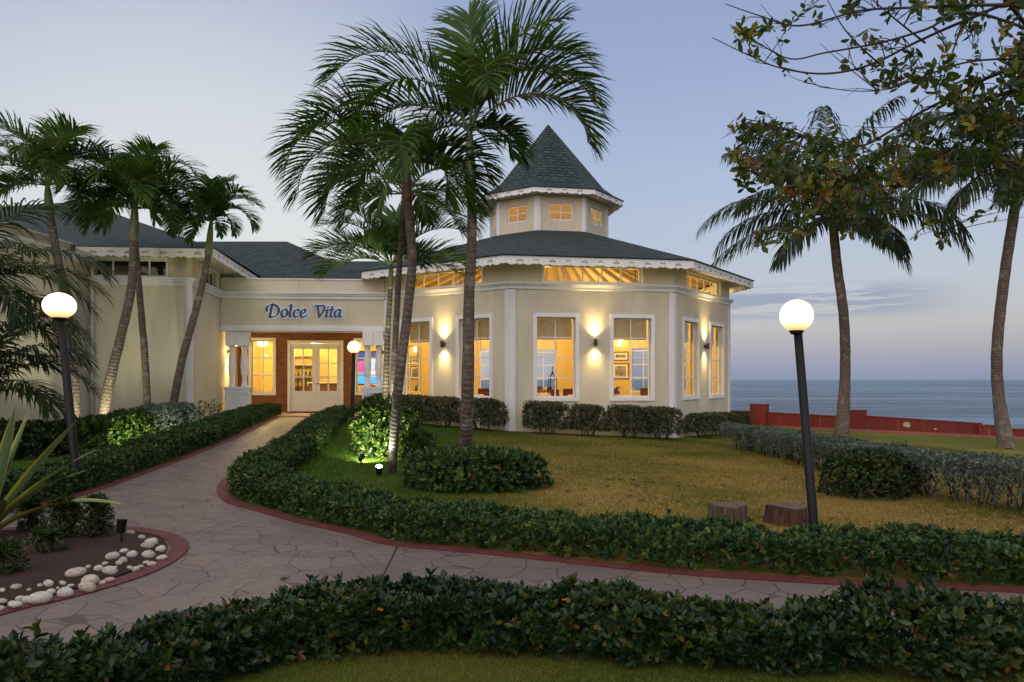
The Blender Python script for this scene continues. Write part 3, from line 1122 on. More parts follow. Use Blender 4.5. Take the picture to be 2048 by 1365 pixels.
# pairs of balusters on panelled pedestals
prof = [(.105, 0), (.11, .04), (.085, .10), (.075, .22), (.078, .36), (.105, .42), (.11, .45), (.10, .48), (.118, .60), (.122, .72), (.105, .95), (.08, 1.12), (.075, 1.22), (.10, 1.27), (.105, 1.30), (.085, 1.36)]
for (xa, xb) in ((447, 501), (722, 770)):
    pa, pb = at(xa, 800, 24.0), at(xb, 800, 24.15)
    p0 = pa.xy
    t_ = (pb.xy - pa.xy).normalized()
    n_ = Vector((t_.y, -t_.x))
    L = (pb.xy - pa.xy).length
    mb = MB()
    mb.box(p0, t_, n_, .03, L - .03, -.42, 0, .2, 1.28)
    mb.box(p0, t_, n_, .0, L, -.45, .03, 1.28, 1.37)
    mb.box(p0, t_, n_, .0, L, -.45, .02, .2, .52)
    for k in (0, 1):
        ua = .06 + k * (L / 2 - .03)
        ue = ua + L / 2 - .09
        mb.box(p0, t_, n_, ua, ue, -.01, .032, 1.17, 1.21)
        mb.box(p0, t_, n_, ua, ue, -.01, .032, .56, .60)
        mb.box(p0, t_, n_, ua, ua + .035, -.01, .0315, .60, 1.17)
        mb.box(p0, t_, n_, ue - .035, ue, -.01, .0315, .60, 1.17)
    mb.build('pedestal', M['white'], ENT)
    mb = MB()
    mb.box(p0, t_, n_, .05, L / 2 - .004, -.42, 0, 2.70, 3.169)
    mb.box(p0, t_, n_, L / 2 + .004, L - .05, -.42, 0, 2.70, 3.169)
    mb.build('capital', M['white'], ENT)
    for k in (.27, .74):
        c = p0 + t_ * (L * k) - n_ * .21
        mb = MB()
        mb.lathe((c.x, c.y, 1.355), prof, 18)
        mb.build('baluster', M['white'], ENT)

# ---- the wing on the left
WING = thing('wing_building', (-12, 24, .4), 'cream building wing with hipped shingle roof beside the palms', 'building')
mb = MB()
f0 = panel(mb, (-11.60, 20.55), (-8.90, 20.80), -.3, 5.0, .25, [(.12, 2.05, 4.46, 4.92)])
f1 = panel(mb, (-8.90, 20.80), (-9.32, 23.98), -.3, 5.0, .25, [(.9, 2.7, 4.46, 4.92)])
f2 = panel(mb, (-9.33, 23.99), (-9.93, 27.2), -.3, 3.9, .25, [])
mb.build('wall', M['wall'], WING)
window(WING, f0, .12, 2.05, 4.46, 4.92, rows=1, cols=4, casing=.06, depth=.10, name='clerestory_window', bar=.045)
window(WING, f1, .9, 2.7, 4.46, 4.92, rows=1, cols=4, casing=.06, depth=.10, name='clerestory_window', bar=.045)
mb = MB()
for (p, q_, x0, x1) in (((-11.6, 20.55), (-8.9, 20.8), 0.0, .12), ((-8.9, 20.8), (-9.32, 23.98), -.0, 0)):
    p0, t_, n_, L = frame2(p, q_)
    for (z0, z1, d) in ((4.20, 4.29, .05), (4.29, 4.36, .09), (4.36, 4.42, .13)):
        mb.box(p0, t_, n_, x0, L + (d if x1 else -.0), -.002, d - (0 if x1 else .001), z0, z1 - .001)
mb.build('cornice', M['trim'], WING)
mb = MB()
p0, t_, n_, L = frame2((-11.6, 20.55), (-8.9, 20.8))
mb.box(p0, t_, n_, L - .13, L + .03, -.002, .03, -.3, 4.2)
p0, t_, n_, L = frame2((-8.9, 20.8), (-9.32, 23.98))
mb.box(p0, t_, n_, -.028, .13, -.002, .028, -.3, 4.2)
mb.build('corner_trim', M['trim'], WING)
mb = MB()
roof_face(mb, [(-24, 18.5, 5.10), (-7.88, 19.98, 5.10), (-16.5, 28.6, 8.4)])
roof_face(mb, [(-7.88, 19.98, 5.10), (-9.7, 36, 5.10), (-16.5, 28.6, 8.4)])
roof_face(mb, [(-9.7, 36, 5.10), (-24, 36, 5.10), (-16.5, 28.6, 8.4)])
roof_face(mb, [(-24, 36, 5.10), (-24, 18.5, 5.10), (-16.5, 28.6, 8.4)])
mb.build('roof', M['shingle'], WING)
mb = MB()
fascia(mb, (-11.45, 19.66), (-7.92, 19.985), 5.09, .22)
fascia(mb, (-7.92, 19.985), (-8.78, 26.4), 5.09, .22)
mb.build('fascia', [M['white'], M['dark']], WING)
mb = MB()
mb.face([(-11.45, 19.7, 5.0), (-11.6, 20.7, 5.0), (-9.0, 20.9, 5.0), (-7.95, 20.02, 5.0)])
mb.face([(-7.95, 20.02, 5.0), (-9.0, 20.9, 5.0), (-9.4, 24.0, 5.0), (-9.9, 26.4, 5.0), (-8.82, 26.4, 5.0)])
mb.build('soffit', M['soffit'], WING)
mb = MB()                                                    # rooms behind the walls, so the windows look into something dark
mb.face([(-12, 22.3, 4.2), (-9.5, 22.3, 4.2), (-9.5, 22.3, 5.0), (-12, 22.3, 5.0)])
mb.build('room_wall', M['wood'], WING)
SW = thing('garden_wing', (-11.7, 14, .3), 'plain cream wing behind the drooping palm fronds, with moulded parapet', 'building')
mb = MB()
f3 = panel(mb, (-11.56, 6.0), (-11.56, 20.54), -.3, 5.16, .3, [])
mb.build('wall', M['wall'], SW)
mb = MB()
p0, t_, n_, L = f3
for (z0, z1, d) in ((4.72, 4.80, .04), (4.80, 4.88, .075), (4.88, 4.95, .12), (5.16, 5.20, .03)):
    mb.box(p0, t_, n_, 0, L + .02, -.002 if z0 < 5 else -.3, d, z0, z1 - .001)
mb.build('parapet_moulding', M['trim'], SW)
mb = MB()
mb.face([(-11.8, 6, 4.6), (-11.8, 20.5, 4.6), (-22, 20.5, 4.6), (-22, 6, 4.6)])
mb.face([(-11.8, 6, -.3), (-11.8, 6, 4.6), (-22, 6, 4.6), (-22, 6, -.3)])
mb.build('flat_roof', M['trim'], SW)
mb = MB()
mb.tube([(-11.42, 20.3, 5.0), (-11.42, 20.32, 4.86), (-11.45, 20.46, 4.7), (-11.45, 20.46, .3)], .045, 10)
mb.box((-11.45, 20.45), (1, 0), (0, -1), -.07, .07, -.02, .07, 3.0, 3.03)
mb.box((-11.45, 20.45), (1, 0), (0, -1), -.07, .07, -.02, .07, 1.4, 1.43)
mb.build('downpipe', M['trim'], SW)

# ------------------------------------------------------------------ lamps, sign, sea wall, furniture
def lamp_light(name, kind, loc, power, color, parent, direction=None, size=.03, angle=80, blend=.5):
    ld = bpy.data.lights.new(name, kind)
    ld.energy = power
    ld.color = color
    ld.shadow_soft_size = size
    if kind == 'SPOT':
        ld.spot_size = math.radians(angle)
        ld.spot_blend = blend
    o = bpy.data.objects.new(name, ld)
    COL.objects.link(o)
    o.location = loc
    if direction is not None:
        o.rotation_euler = Vector(direction).to_track_quat('-Z', 'Y').to_euler()
    if parent is not None:
        adopt(o, parent)
    return o


def globe_mat(name, s):
    m, t, o = material(name)
    g = t.n('ShaderNodeTexCoord').outputs['Generated']
    sp = t.n('ShaderNodeSeparateXYZ')
    t.l(g, sp.inputs[0])
    c = t.ramp(sp.outputs[2], [(0, (1, .50, .16, 1)), (.16, (1, .62, .28, 1)), (.5, (1, .80, .52, 1)), (1, (1, .78, .48, 1))])
    e = t.n('ShaderNodeEmission')
    t.l(c, e.inputs[0])
    t.l(t.maprange(sp.outputs[2], 0, .4, s * .35, s), e.inputs[1])  # dimmer at the bottom: the fitter's shade put into the emission
    gl = t.n('ShaderNodeBsdfGlossy')
    gl.inputs['Roughness'].default_value = .15
    mx = t.n('ShaderNodeMixShader')
    mx.inputs[0].default_value = .04
    t.l(e.outputs[0], mx.inputs[1])
    t.l(gl.outputs[0], mx.inputs[2])
    t.l(mx.outputs[0], o.inputs[0])
    return m


M['globe'] = globe_mat('opal_globe_lit', 3.6)
WARM = (1.0, .70, .26)
M['warm_shade'] = emitter('lit_lamp_shade', (1.0, .66, .30), 7.0)
M['lens'] = emitter('spotlight_lens', (.95, 1.0, .80), 60.0)
M['sconce_lens'] = emitter('sconce_lens', (1.0, .72, .36), 25.0)


def globe_lamp(base, top, r, pr, squash, label):
    o = thing('globe_lamp', base, label, 'lamp', 'globe lamps on black posts')
    mb = MB()
    d = (top - base).normalized()
    mb.tube([base - Vector((0, 0, .1)), base + d * .03, top - d * r * squash * .95], [pr * 1.05, pr * 1.05, pr * .92], 16)
    mb.tube([base - Vector((0, 0, .03)), base + Vector((0, 0, .015)), base + Vector((0, 0, .02))], [pr * 2.2, pr * 2.2, pr * 1.2], 16)
    mb.build('post', M['black'], o)
    mb = MB()
    n = 14
    prof = []
    for i in range(n + 1):
        a = -math.pi / 2 + .42 + (math.pi - .42) * i / n
        prof.append((max(.004, r * math.cos(a)), r * squash * math.sin(a)))
    mb.lathe((top.x, top.y, top.z), prof, 32)
    g = mb.build('globe', M['globe'], o)
    mb = MB()
    zb = prof[0][1]
    mb.lathe((top.x, top.y, top.z + zb - .035), [(pr * 1.1, 0), (prof[0][0] * 1.04, .02), (prof[0][0] * 1.06, .036)], 24)
    mb.build('fitter', M['black'], o)
    return o


b = G(1633, 1117)
globe_lamp(b, at(1593, 632, b.y), .144, .040, 1.0, 'black post lamp with round lit globe rising from the hedge before the sea')
b = G(156, 984)
globe_lamp(b, at(119, 612, b.y), .208, .055, .86, 'black post lamp with wide flattened lit globe beside the drooping palms')
b = G(704, 845)
globe_lamp(b, at(708, 695, b.y), .19, .062, 1.0, 'small lit globe lamp on black post near the white entrance doors')


def sconce(c, n_, label, p_up, p_dn, group='up and down wall lights', fill=0):
    """cylinder wall light throwing a beam up and one down; c on the wall face"""
    n3 = Vector((n_.x, n_.y, 0))
    o = thing('wall_sconce', c, label, 'wall light', group)
    a = c + n3 * .125
    mb = MB()
    mb.lathe((a.x, a.y, a.z - .10), [(.036, 0.012), (.048, .0), (.050, .02), (.050, .18), (.048, .20), (.036, .188)], 18)
    mb.build('body', M['bronze'], o)
    mb = MB()
    tt = Vector((-n_.y, n_.x))
    mb.box(c.xy, tt, n_, -.03, .03, 0, .09, c.z - .05, c.z + .05)
    mb.build('bracket', M['bronze'], o)
    for s, pw in ((1, p_up), (-1, p_dn)):
        mb = MB()
        mb.lathe((a.x, a.y, a.z + s * .0945 - .0015), [(.034, 0), (.034, .003)], 14)
        mb.build('lens', M['sconce_lens'], o)
        lamp_light('sconce_beam', 'SPOT', a + Vector((0, 0, s * .115)), pw, (1.0, .73, .30), o, (n_.x * -.06, n_.y * -.06, s), .035, 118, 1.0)
        lamp_light('sconce_throw', 'SPOT', a + Vector((0, 0, s * .116)), pw * 1.5, (1.0, .73, .30), o, (n_.x * -.16, n_.y * -.16, s), .035, 62, 1.0)
    if fill:
        lamp_light('porch_fill', 'POINT', a + n3 * .12, fill, (1.0, .72, .30), o, None, .05)  # point light added off the fixture to brighten the brick porch
    return o


def on_face(i, u, z):
    p0, t_, n_, L = frames[i]
    p = p0 + t_ * u
    return Vector((p.x, p.y, z)), n_


for i, lb in ((0, 'lit wall light between the two tall windows facing the lawn'), (7, 'lit wall light on pavilion wall between the two palm trunks'),
              (1, 'lit wall light on the pavilion side facing the sea')):
    c, n_ = on_face(i, 2.52, 2.69)
    sconce(c, n_, lb, 60, 36)
c = Vector((-9.33, 23.99, 0)).lerp(Vector((-9.93, 27.2, 0)), .36)
c.z = 2.55
sconce(c, Vector((.983, .184)).normalized(), 'dark wall light inside the porch left of the brick wall', 60, 160, fill=28)
c = oc(RW, 7).lerp(oc(RW, 6), .35)
pn = frame2(oc(RW, 6), oc(RW, 7))[2]
sconce(Vector((c.x, c.y, 2.55)), pn, 'dark wall light inside the porch on its right wall', 60, 140, fill=28)

# ---- the sign: broad-nib letters standing off the wall
STROKES = {
    'D': (1.35, [[(.46, 1.62), (.36, 1.45), (.08, .02)], [(-.25, .72), (-.30, 1.05), (-.08, 1.38), (.35, 1.52), (.82, 1.42), (1.13, 1.05), (1.12, .60), (.85, .18), (.45, .0), (.05, .0)]]),
    'o': (.95, [[(.52, .98), (.22, .80), (.10, .42), (.28, .05), (.55, .05), (.80, .30), (.84, .68), (.66, .95), (.45, .97)]]),
    'l': (.52, [[(.14, 1.42), (.36, 1.50), (.18, .35), (.20, .06), (.40, .10)]]),
    'c': (.80, [[(.76, .78), (.60, .97), (.30, .85), (.11, .45), (.24, .06), (.50, .03), (.78, .25)]]),
    'e': (.90, [[(.16, .45), (.60, .58), (.72, .85), (.52, .98), (.22, .75), (.12, .38), (.28, .04), (.58, .04), (.84, .28)]]),
    ' ': (1.05, []),
    'V': (1.10, [[(-.22, 1.30), (.05, 1.42), (.24, 1.30), (.42, .0)], [(.42, .0), (.80, .62), (1.05, 1.10), (.98, 1.42), (.72, 1.45), (.45, 1.44), (-.05, 1.44)]]),
    'i': (.50, [[(.10, .82), (.32, .95), (.18, .25), (.24, .05), (.42, .12)], [(.36, 1.30), (.42, 1.24)]]),
    't': (.58, [[(.40, 1.35), (.20, .30), (.28, .04), (.52, .14)], [(.08, .96), (.58, .98)]]),
    'a': (1.0, [[(.76, .92), (.45, .97), (.18, .72), (.10, .32), (.25, .04), (.50, .15), (.70, .55)], [(.82, 1.0), (.70, .25), (.78, .04), (.98, .14)]]),
}


def nib_text(mb, text, org, t_, n_, size, nib, d0, d1, grow=0.0):
    x0 = 0.0
    dd = 0.0
    na = math.radians(28)
    for ch in text:
        adv, strokes = STROKES[ch]
        for st in strokes:
            P = smooth_line(st, 5) if len(st) > 2 else [Vector(p) for p in st]
            dd += .0007
            h = Vector((math.cos(na), math.sin(na))) * (nib / 2 + grow)
            v = Vector((-math.sin(na), math.cos(na))) * (nib * .17 + grow)
            if grow:                                        # backing: one rounded slab along the stroke
                for a, b in zip(P[:-1], P[1:]):
                    _slab(mb, a, b, h.length, x0, org, t_, n_, size, d0, d1 + dd)
                    dd += .00003
                continue
            for a, b in zip(P[:-1], P[1:]):
                q = [a - h - v, a + h - v, a + h + v, a - h + v, b - h - v, b + h - v, b + h + v, b - h + v]
                hull = _hull(q)
                _prism(mb, hull, x0, org, t_, n_, size, d0, d1 + dd)
                dd += .00003
        x0 += adv
    return x0


def _hull(pts):
    pts = sorted((p.x, p.y) for p in pts)

    def half(pp):
        h = []
        for p in pp:
            while len(h) >= 2 and (h[-1][0] - h[-2][0]) * (p[1] - h[-2][1]) - (h[-1][1] - h[-2][1]) * (p[0] - h[-2][0]) <= 0:
                h.pop()
            h.append(p)
        return h
    return half(pts)[:-1] + half(pts[::-1])[:-1]


def _prism(mb, hull, x0, org, t_, n_, size, d0, d1):
    k = len(hull)
    w_ = lambda p, d: (org.x + t_.x * (p[0] + x0) * size + n_.x * d, org.y + t_.y * (p[0] + x0) * size + n_.y * d, org.z + p[1] * size)
    vs = [w_(p, d0) for p in hull] + [w_(p, d1) for p in hull]
    mb.mesh(vs, [tuple(range(k))[::-1], tuple(range(k, 2 * k))] + [(i, (i + 1) % k, k + (i + 1) % k, k + i) for i in range(k)])


def _slab(mb, a, b, r, x0, org, t_, n_, size, d0, d1):
    q = []
    for e in (a, b):
        for k in range(8):
            q.append(e + Vector((math.cos(k * math.pi / 4), math.sin(k * math.pi / 4))) * r)
    _prism(mb, _hull(q), x0, org, t_, n_, size, d0, d1)


p0, t_, n_, L = pe
so = at(541, 635.5, 24.15)
so = Vector((so.x, 0, so.z))
k = (so.x - p0.x) / t_.x
so.y = p0.y + t_.y * k
wtot = sum(STROKES[c][0] for c in 'Dolce Vita')
size = (684 - 541) * 24.15 / F / wtot
SIGN = thing('restaurant_sign', so + Vector((n_.x, n_.y, 0)) * .02, 'Dolce Vita sign in slanted dark letters with pale lit backing', 'sign')
mb = MB()
nib_text(mb, 'Dolce Vita', so, t_, n_, size, .26, .05, .085)
mb.build('lettering', simple('sign_face', (.030, .022, .075), .3), SIGN)
mb = MB()
nib_text(mb, 'Dolce Vita', so, t_, n_, size, .26, .012, .03, .058)
m, tt_, o_ = material('sign_backing_lit')
pp = principled(tt_, o_, (.45, .55, .75, 1), .4)
pp.inputs['Emission Color'].default_value = (.55, .72, 1, 1)
pp.inputs['Emission Strength'].default_value = .26
mb.build('backing', m, SIGN)

# ---- sea wall
m_red = plaster('red_wall_paint', (.21, .036, .028, 1), (.12, .03, .026, 1))
m_foot = plaster('wall_footing', (.36, .14, .11, 1), (.25, .09, .08, 1))
m_chip = simple('bare_render', (.50, .42, .36), .9)
SWL = thing('sea_wall', (12.9, 28.0, -.3), 'low red masonry wall with square posts along the sea', 'wall')
wp0 = Vector((9.9, 30.0))
wt = Vector((.836, -.549))
wn = Vector((-.549, -.836))


def wedge(mb, s0, s1, d0, d1, b0, b1, t0, t1, m=0):
    c = []
    for (a, z) in ((s0, b0), (s1, b1)):
        for d in (d0, d1):
            p = wp0 + wt * a + wn * d
            c.append((p.x, p.y, z))
    for (a, z) in ((s0, t0), (s1, t1)):
        for d in (d0, d1):
            p = wp0 + wt * a + wn * d
            c.append((p.x, p.y, z))
    mb.mesh(c, [(0, 2, 3, 1), (4, 5, 7, 6), (0, 1, 5, 4), (2, 6, 7, 3), (0, 4, 6, 2), (1, 3, 7, 5)], m)


for (s0, s1, t0, t1) in ((-12, -.3, .33, .31), (.3, 3.28, .285, .195), (3.88, 7.55, .24, .072), (7.85, 16, -.085, -.12)):
    mb = MB()
    wedge(mb, s0, s1, -.13, .13, -1.2, -1.2, t0, t1)
    wedge(mb, s0, s1, -.16, .16, t0, t1, t0 + .035, t1 + .035)
    mb.build('wall_panel', m_red, SWL)
for (s, z, w_) in ((0, .60, .30), (3.58, .44, .30), (7.70, .02, .25)):
    mb = MB()
    wedge(mb, s - w_, s + w_, -.28, .28, -1.2, -1.2, z, z)
    wedge(mb, s - w_ - .02, s + w_ + .02, -.30, .30, z, z, z + .03, z + .03)
    mb.build('post', m_red, SWL)
mb = MB()
wedge(mb, -12, 3.2, .13, .40, -1.2, -1.2, -.16, -.22)
wedge(mb, 3.2, 16, .13, .40, -1.2, -1.2, -.22, -.42)
mb.build('footing', m_foot, SWL)
mb = MB()
rng = random.Random(5)
for (s, z, r) in ((5.25, -.03, .12), (6.15, -.14, .05), (3.05, -.0, .09)):
    pts = []
    for k in range(9):
        a = 2 * math.pi * k / 9
        rr = r * rng.uniform(.6, 1.15)
        p = wp0 + wt * (s + rr * math.cos(a)) + wn * .134
        pts.append((p.x, p.y, z + rr * .9 * math.sin(a)))
    mb.face(pts)
mb.build('bare_patch', m_chip, SWL)

# ---- tree stumps on the lawn
def stump(px, py, r, h, label, mat, seed):
    c = G(px, py)
    o = thing('tree_stump', c, label, 'stump', 'sawn stumps behind the hedge')
    rg = random.Random(seed)
    ph = [rg.uniform(0, 6.28) for _ in range(4)]
    prof_ = [(1.14, -.06), (1.06, .05), (1.0, h * .4), (.98, h * .8), (.97, h - .015), (.93, h)]
    seg = 40
    vs, fs = [], []
    for (k_, z) in prof_:
        for i in range(seg):
            a = 2 * math.pi * i / seg
            rr = r * k_ * (1 + .018 * math.sin(3 * a + ph[0]) + .025 * math.sin(7 * a + ph[1]) + .012 * math.sin(17 * a + ph[2]))
            vs.append((c.x + rr * math.cos(a), c.y + rr * math.sin(a), c.z + z + .012 * math.sin(2 * a + ph[3])))
    for j in range(len(prof_) - 1):
        for i in range(seg):
            i2 = (i + 1) % seg
            fs.append((j * seg + i, j * seg + i2, (j + 1) * seg + i2, (j + 1) * seg + i))
    mb = MB()
    mb.mesh(vs, fs, 0, True)
    mb.build('bark', mat, o)
    mb = MB()
    top = [Vector(v) for v in vs[-seg:]]
    cen = Vector((c.x, c.y, c.z + h + .004))
    for i in range(seg):
        mb.face([top[i], top[(i + 1) % seg], cen])
    mb.build('cut_face', M['stump_top'], o)


stump(1455, 1046, .215, .215, 'pale upright tree stump on the lawn behind the hedge', bark('stump_pale', (.03, .024, .018, 1), (.10, .075, .05, 1), (.19, .15, .10, 1)), 1)
stump(1573, 1046, .225, .20, 'wide reddish tree stump beside the leaning lamp post', bark('stump_red', (.028, .016, .012, 1), (.085, .042, .03, 1), (.14, .075, .05, 1)), 2)

# ---- white stones along the bed
PEB = [(915, 950, 60), (920, 990, 62), (840, 945, 66), (845, 985, 76), (858, 928, 70), (860, 1025, 55), (750, 1000, 56), (705, 990, 44), (640, 1022, 66), (700, 1030, 60), (676, 1044, 40),
       (770, 1055, 44), (738, 1052, 36), (625, 1078, 76), (620, 1115, 56), (596, 1055, 36), (435, 1105, 100), (510, 1125, 104), (560, 1078, 50), (497, 1165, 88), (357, 1150, 42), (370, 1187, 92),
       (402, 1155, 36), (275, 1160, 56), (290, 1185, 72), (225, 1225, 116), (158, 1228, 66), (92, 1185, 58), (85, 1257, 74), (112, 1225, 44), (15, 1205, 34), (12, 1242, 48), (2, 1277, 44),
       (228, 1170, 30), (578, 1128, 40), (500, 1080, 30), (806, 900, 40), (870, 912, 44), (742, 872, 46), (-60, 1262, 70), (-110, 1290, 60), (165, 1190, 24), (330, 1170, 22), (470, 1150, 26), (655, 1062, 26), (800, 1040, 40), (830, 1020, 34)]
rng = random.Random(11)
peb_meshes = []
for k in range(6):
    mb = MB()
    vs, fs = [], []
    nu, nv = 16, 9
    ph = [rng.uniform(0, 6.28) for _ in range(3)]
    for j in range(nv + 1):
        th = math.pi * j / nv
        for i in range(nu):
            a = 2 * math.pi * i / nu
            r = 1 + .08 * math.sin(2 * a + ph[0]) + .06 * math.sin(3 * a + ph[1]) * math.sin(th) + .05 * math.cos(2 * th + ph[2])
            vs.append((r * math.sin(th) * math.cos(a), r * math.sin(th) * math.sin(a), r * math.cos(th)))
    for j in range(nv):
        for i in range(nu):
            i2 = (i + 1) % nu
            fs.append((j * nu + i, (j + 1) * nu + i, (j + 1) * nu + i2, j * nu + i2))
    mb.mesh(vs, fs, 0, True)
    tmp = mb.build('white_stone', M['pebble'])
    peb_meshes.append(tmp.data)
    bpy.data.objects.remove(tmp)
for k, (zx, zy, zw) in enumerate(PEB):
    d = F * (EYE - .055) / ((zy + zw * .1) / 2.843)
    p = Vector(((zx / 2.843 - CX) * d / F, d, 0))
    r = zw / 2.843 * p.y / F / 2 * 1.06
    o = bpy.data.objects.new('white_stone', peb_meshes[k % 6])
    COL.objects.link(o)
    hgt = r * rng.uniform(.5, .72)
    o.location = (p.x, p.y, bed_z(p.x, p.y) + hgt * .40 + .012)
    o.scale = (r, r * rng.uniform(.62, .85), hgt)
    o.rotation_euler = (rng.uniform(-.2, .2), rng.uniform(-.2, .2), rng.uniform(-.7, .7))
    setp(o, 'smooth whitish stone lying along the red border of the planting bed', 'stone', 'white stones along the red border')

# ---- garden spotlights
def spotlight(p, aim, label, power, color=(.95, 1.0, .62), angle=70, lit=True, head=.05, tall=.12, group='garden spotlights'):
    o = thing('garden_spotlight', p, label, 'spotlight', group)
    top = p + Vector((0, 0, tall))
    d = (aim - top).normalized()
    mb = MB()
    mb.tube([p - Vector((0, 0, .06)), p + Vector((0, 0, tall - .02))], [.008, .014], 8)
    mb.build('stake', M['black'], o)
    mb = MB()
    mb.tube([top - d * head * 1.6, top - d * head * 1.2, top + d * head * 1.1, top + d * head * 1.2], [head * .5, head * .85, head, head * 1.12], 16)
    mb.build('head', M['black'], o)
    if lit:
        mb = MB()
        mb.tube([top + d * (head * 1.2 + .001), top + d * (head * 1.2 + .004)], head * .9, 16)
        mb.build('lens', M['lens'], o)
        lamp_light('spot_beam', 'SPOT', top + d * (head * 1.2 + .02), power, color, o, d, .03, angle, .7)
    return o


spotlight(G(758, 953), Vector((-1.75, 10.6, 3.0)), 'glaring lit spotlight in the grass at foot of the leaning palm', 120, (.92, 1, .78), 80, head=.055, tall=.10)
p = G(722, 930)
spotlight(p, at(772, 845, 15.0), 'lit spotlight hidden in the grass before the bright shrub', 380, (1, .95, .60), 110)
spotlight(Vector((at(757, 0, 15.2).x, 15.2, gzf(at(757, 0, 15.2).x, 15.2))), at(775, 640, 16.0), 'lit spotlight close to the slim lit palm trunk near the porch', 420, (1, .97, .58), 50)
spotlight(Vector((at(268, 0, 13.75).x, 13.75, gzf(at(268, 0, 13.75).x, 13.75))), at(256, 842, 14.9), 'lit spotlight before the brightest glossy shrub in the left bed', 150, (1, 1, .45), 80)
spotlight(Vector((-9.42, 17.45, gzf(-9.42, 17.45))), Vector((-9.66, 18.0, 1.3)), 'lit spotlight beside the foot of the palm that leans right', 85, (1, .96, .62), 100)
spotlight(G(345, 886), at(335, 838, 17.0), 'lit spotlight below the grey bushes by the wing wall', 45, (.98, 1, .60), 70)
spotlight(Vector((-9.72, 16.75, gzf(-9.7, 16.8))), Vector((-10.15, 17.4, 1.5)), 'lit spotlight at foot of the palm behind the flattened globe lamp', 85, (1, .97, .60), 100)
p = G(243, 1102)
p.z = bed_z(p.x, p.y)
spotlight(p, p + Vector((.10, .25, 2.0)), 'unlit black spotlight standing in the mulch beside the small shrubs', 0, lit=False, head=.045, tall=.17)

# ---- dining room
def pendant(c, r, drop, label):
    o = thing('pendant_lamp', c, label, 'pendant lamp', 'pendant lamps in the dining room')
    mb = MB()
    mb.lathe((c.x, c.y, c.z - .09), [(r * .82, 0), (r, .03), (r, .16), (r * .9, .18)], 28)
    mb.build('shade', M['warm_shade'], o)
    mb = MB()
    for s in (0, .195):
        mb.lathe((c.x, c.y, c.z - .10 + s), [(r * 1.02, 0), (r * 1.06, .006), (r * 1.06, .014), (r * 1.02, .02)], 28)
    mb.tube([c + Vector((0, 0, .1)), c + Vector((0, 0, drop))], .012, 6)
    mb.build('frame', M['bronze'], o)
    lamp_light('pendant_light', 'POINT', c - Vector((0, 0, .22)), 170, WARM, o, None, .12)
    lamp_light('pendant_uplight', 'POINT', c + Vector((0, 0, .30)), 130, WARM, o, None, .12)
    return o


for k in range(5):
    a = math.radians(-95 + 72 * k)
    c = Vector((C0.x + 3.3 * math.cos(a), C0.y + 3.3 * math.sin(a), 4.25))
    pendant(c, .30, 1.55, ('round lit pendant seen high through the middle clerestory', 'round lit pendant hanging on the sea side of the dining room', 'round lit pendant at the back of the dining room towards the sea',
                           'round lit pendant at the back of the dining room near the lobby', 'round lit pendant hanging on the porch side of the dining room')[k])


def make_table():
    o = thing('dining_table', (0, 0, 0), 'round dining table', 'table', 'tables in the dining room')
    mb = MB()
    prof_ = [(.46, .34), (.455, .55), (.45, .735), (.44, .752), (.02, .755)]
    seg = 32
    vs, fs = [], []
    for (r, z) in prof_:
        for i in range(seg):
            a = 2 * math.pi * i / seg
            rr = r * (1 + (.05 * math.sin(8 * a) * (1 - z / .75) if z < .7 else 0))
            vs.append((rr * math.cos(a), rr * math.sin(a), z))
    for j in range(len(prof_) - 1):
        for i in range(seg):
            i2 = (i + 1) % seg
            fs.append((j * seg + i, j * seg + i2, (j + 1) * seg + i2, (j + 1) * seg + i))
    mb.mesh(vs, fs, 0, True)
    c_ = mb.build('table_top', M['linen'])
    c_.parent = o
    mb = MB()
    mb.lathe((0, 0, 0), [(.25, 0), (.25, .03), (.05, .06), (.04, .7)], 16)
    c_ = mb.build('pedestal', M['wood'])
    c_.parent = o
    return o


def make_chair():
    o = thing('dining_chair', (0, 0, 0), 'dining chair', 'chair', 'chairs in the dining room')
    mb = MB()
    mb.bx(-.23, .23, -.22, .22, .40, .47)
    mb.build('seat', M['chair']).parent = o
    mb = MB()
    vs, fs = [], []
    n = 8
    for j in range(5):
        z = .47 + .46 * j / 4
        for (off) in (0, .05):
            for i in range(n + 1):
                x = -.24 + .48 * i / n
                y = .20 + off + .05 * j / 4 - .10 * (abs(x) / .24) ** 2
                vs.append((x * (1 - .08 * (j / 4) ** 3), y, z))
    row = 2 * (n + 1)
    for j in range(4):
        for i in range(n):
            a = j * row + i
            fs += [(a + 1, a, a + row, a + row + 1), (a + n + 1, a + n + 2, a + row + n + 2, a + row + n + 1)]
        for e in (0, n):
            a = j * row + e
            fs.append((a, a + n + 1, a + row + n + 1, a + row) if e == 0 else (a + n + 1, a, a + row, a + row + n + 1))
    for i in range(n):
        a = 4 * row + i
        fs.append((a, a + 1, a + n + 2, a + n + 1))
    mb.mesh(vs, fs, 0, True)
    mb.build('backrest', M['chair']).parent = o
    for sx_ in (-1, 1):
        for sy in (-1, 1):
            mb = MB()
            mb.tube([(sx_ * .20, sy * .19, .41), (sx_ * .22, sy * .22, 0)], [.022, .016], 8)
            mb.build('leg', M['wood']).parent = o
    return o


def make_glass():
    mb = MB()
    mb.lathe((0, 0, 0), [(.034, 0), (.03, .004), (.005, .01), (.005, .09), (.02, .10), (.038, .14), (.036, .19), (.030, .21)], 12)
    return mb.build('wine_glass', M['stem'])


m, t, o = material('clear_glassware')
principled(t, o, (.85, .82, .75, 1), .08, 0, .5, None, Alpha=.45)
M['stem'] = m
tab, chr_, gls = make_table(), make_chair(), make_glass()
setp(gls, 'wine glass standing on a white dining table', 'glass', 'wine glasses on the dining tables')
first = {'t': True, 'c': True, 'g': True}


